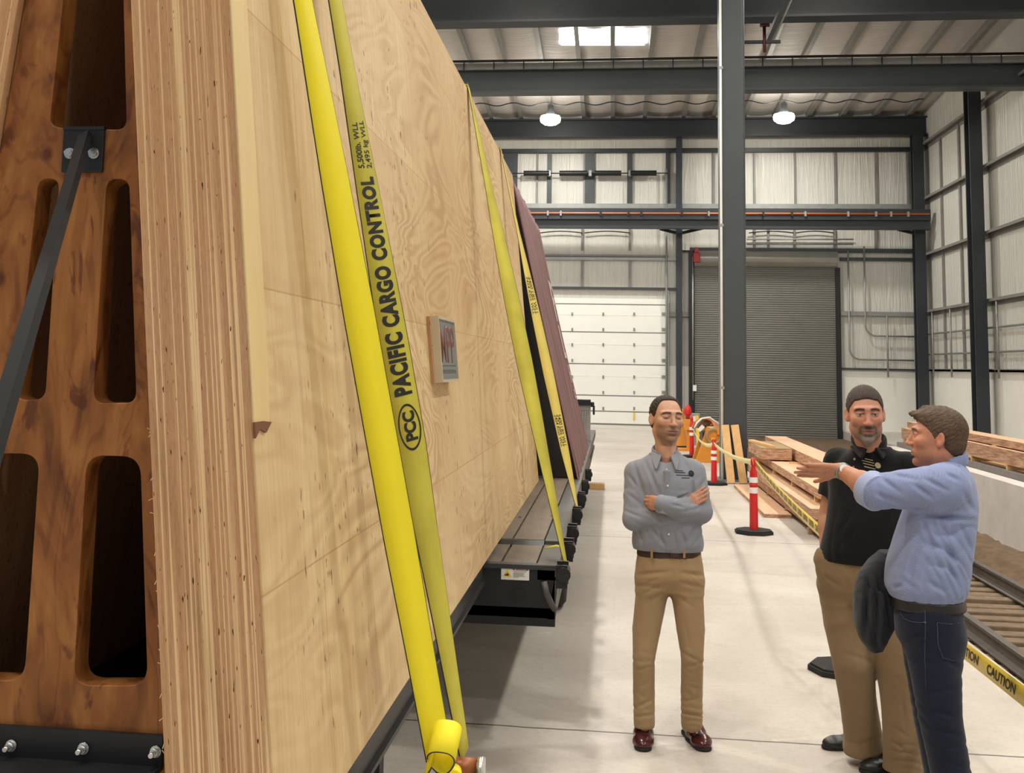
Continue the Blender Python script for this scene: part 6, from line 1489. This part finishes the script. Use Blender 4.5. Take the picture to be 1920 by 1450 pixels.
    S_.loft([(c(1738, 1118)[2], X_(1738, 1118), Yc, .164, .138), (c(1736, 1100)[2], X_(1736, 1100), Yc, .182, .162), (c(1740, 1060)[2], X_(1740, 1060), Yc, .184, .162), (c(1755, 1000)[2], X_(1755, 1000), Yc+.01, .192, .152), (c(1768, 950)[2], X_(1768, 950), Yc+.02, .200, .140), (c(1776, 915)[2], X_(1776, 915), Yc+.03, .200, .118), (c(1784, 893)[2], X_(1784, 893), Yc+.03, .135, .092), (c(1782, 880)[2], X_(1782, 880), Yc+.03, .078, .072), (c(1780, 872)[2], X_(1780, 872), Yc+.03, .066, .066)], lat, .03, 2.2)
    cf = grow(eN, wN, .10)
    for sh, el in ((sN, eN), (sF, eF)): S_.cap(grow(c(1784, 890, .03), sh, .5), sh, .058, .072, .06); S_.chain([sh, grow(sh, el, .55), el], [.084, .076, .066], .04)
    S_.cap(eN, cf, .066, .068, .02); S_.chain([eF, grow(eF, wF, .6)], [.06, .052], .02)
    d_ = unit(wN-eN); S_.cut(cf, d_, cf-.10, cf+.12)
    for p_, r_, d1, w_, a_, sd in ((grow(sN, eN, .25), .13, (1, 0, .35), .075, .008, 1), (grow(sN, eN, .7), .12, (1, 0, .8), .06, .007, 2), (c(1790, 960, -.14), .16, (.35, 0, 1), .09, .009, 3), (c(1770, 1040, -.14), .18, (.8, 0, .6), .095, .008, 4), (c(1700, 1050, -.12), .14, (1, 0, .2), .08, .006, 5), (c(1745, 1100, -.14), .15, (1, 0, .5), .07, .007, 6), (c(1800, 1080, -.1), .13, (.9, 0, .5), .07, .007, 7)): S_.wrinkle(p_, r_, d1, w_, a_, sd)
    S_.folds(lambda px, py: c(px, py, -.17), [(1726, 966, 1830, 976, .012, .014), (1732, 897, 1776, 920, .011, .010), (1712, 908, 1748, 934, .011, .010), (1776, 890, 1800, 902, .010, .008), (1748, 980, 1808, 1092, .014, .012), (1764, 976, 1790, 1052, .012, .010), (1730, 974, 1750, 1032, .012, .009), (1770, 1040, 1800, 1110, .013, .009), (1712, 1050, 1702, 1092, .013, .007), (1674, 1102, 1692, 1098, .010, .010), (1690, 1085, 1720, 1108, .012, .007),
        (1740, 1090, 1772, 1112, .012, .007), (1650, 896, 1690, 925, .012, .009), (1640, 925, 1690, 945, .012, .009), (1690, 945, 1740, 955, .012, .008), (1668, 890, 1720, 900, .011, .007), (1806, 925, 1826, 960, .013, .007), (1800, 985, 1824, 1040, .013, .008)])
    S_.cap(neck+np.array([0, 0, .09]), neck+np.array([.0, 0, .02]), .064, .062, .01, op='s'); S_.cut((0, 0, c(1738, 1119)[2]), (0, 0, -1))
    bm_ = cloth('light_blue_check_cotton', (128, 140, 178), .05, check=((178, 188, 216), 260, .28), bump=.12); me = S_.mesh('shirt'); so = link('shirt', me, bm_, b)
    R = Field(cf-.13, cf+.13, .004); R.cap(cf-d_*.040, cf+d_*.010, .075, .076, 0); R.cap(cf-d_*.1, cf+d_*.1, .060, .060, .004, op='s'); R.cut(cf+d_*.012, d_); R.cut(cf-d_*.045, -d_)
    link('rolled_cuff', R.mesh('rolled_cuff'), cloth('pale_blue_cuff_cotton', (156, 166, 202), .04, check=((200, 208, 234), 330, .3)), so)
    K = Field(neck-.16, neck+.16, .0036); a0 = math.atan2(-fr[0], -fr[1])
    ring = [(u_, neck+np.array([.069*math.cos(t), .069*math.sin(t), 0])) for u_, t in [(u_, math.atan2(-fr[1], -fr[0])+u_) for u_ in np.linspace(-2.6, 2.6, 61)]]
    pts = [p+np.array([0, 0, .050-.058*(abs(u_)/PI)**1.4]) for u_, p in ring]
    for i in range(60): K.cap(pts[i], pts[i+1], .0065, .0065, 0, (0, 0, 1), 4.0)
    link('collar', K.mesh('collar'), bm_, so)
    # watch and ring
    dW = unit(wN-eN); wc = wN-dW*.012; u0 = unit(np.cross(dW, (0, 1, 0))); v0 = np.cross(dW, u0)
    L = [Vector(wc-dW*.011+(u0*math.cos(t)*.0345+v0*math.sin(t)*.032)) for t in np.linspace(0, 2*PI, 25)]; R_ = [Vector(wc+dW*.011+(u0*math.cos(t)*.0335+v0*math.sin(t)*.031)) for t in np.linspace(0, 2*PI, 25)]
    wo = MB().strip(L, R_).build('watch', M['galv'], b, solid=.004); q = wc+np.array([0, -.034, .012]); n_ = unit((-.1, -1, .4)); MB().cyl(q, q+n_*.006, .019, n=20).build('watch_face', M['white'], wo)
    # the one shoe line out of the picture still stands on the floor
    sh = mat('brown_boot_leather', (70, 50, 38), .5, 0, .15, 10)
    for an in (aN, aF): shoe('shoe', (an[0]+.07, an[1], 0), (an[0]-.21, an[1]+.05, 0), sh, b, M['black_rough'], .085)
    # jacket carried over the hidden arm: a thing of its own
    G = Field(np.array([c(1600, 1150)[0], Yc-.16, c(1640, 1245)[2]]), np.array([c(1712, 1150)[0]+.05, Yc+.34, c(1640, 1025)[2]]), .005)
    P0 = c(1673, 1058, .10)
    G.loft([(c(1647, 1231)[2], X_(1647, 1231)+.01, Yc+.10, .05, .025), (c(1647, 1215)[2], X_(1648, 1215), Yc+.10, .085, .050), (c(1645, 1180)[2], X_(1650, 1180), Yc+.10, .098, .078), (c(1645, 1130)[2], X_(1655, 1130), Yc+.10, .100, .092), (c(1650, 1085)[2], X_(1664, 1085), Yc+.10, .100, .088), (c(1660, 1055)[2], X_(1674, 1055), Yc+.10, .090, .062), (c(1664, 1042)[2], X_(1680, 1042), Yc+.10, .06, .035)], (0, 1, 0), .02)
    for k in range(4): q = c(1640+14*k, 1130, -.02); G.wrinkle(q, .14, (1, .4, .15), .05, .012, k)
    G.folds(lambda px, py: J(px, py, Yc+.02), [(1630, 1080, 1622, 1200, .014, .012), (1648, 1060, 1640, 1215, .014, .013), (1668, 1060, 1662, 1200, .014, .012), (1622, 1140, 1650, 1225, .012, .009), (1684, 1080, 1676, 1170, .012, .009)])
    jk = link('jacket', G.mesh('jacket'), cloth('charcoal_jacket_cloth', (38, 40, 46), .15, bump=.2)); tag(jk, 'dark charcoal jacket draped over the arm of the man in blue', 'jacket')
    return b
man_blue()
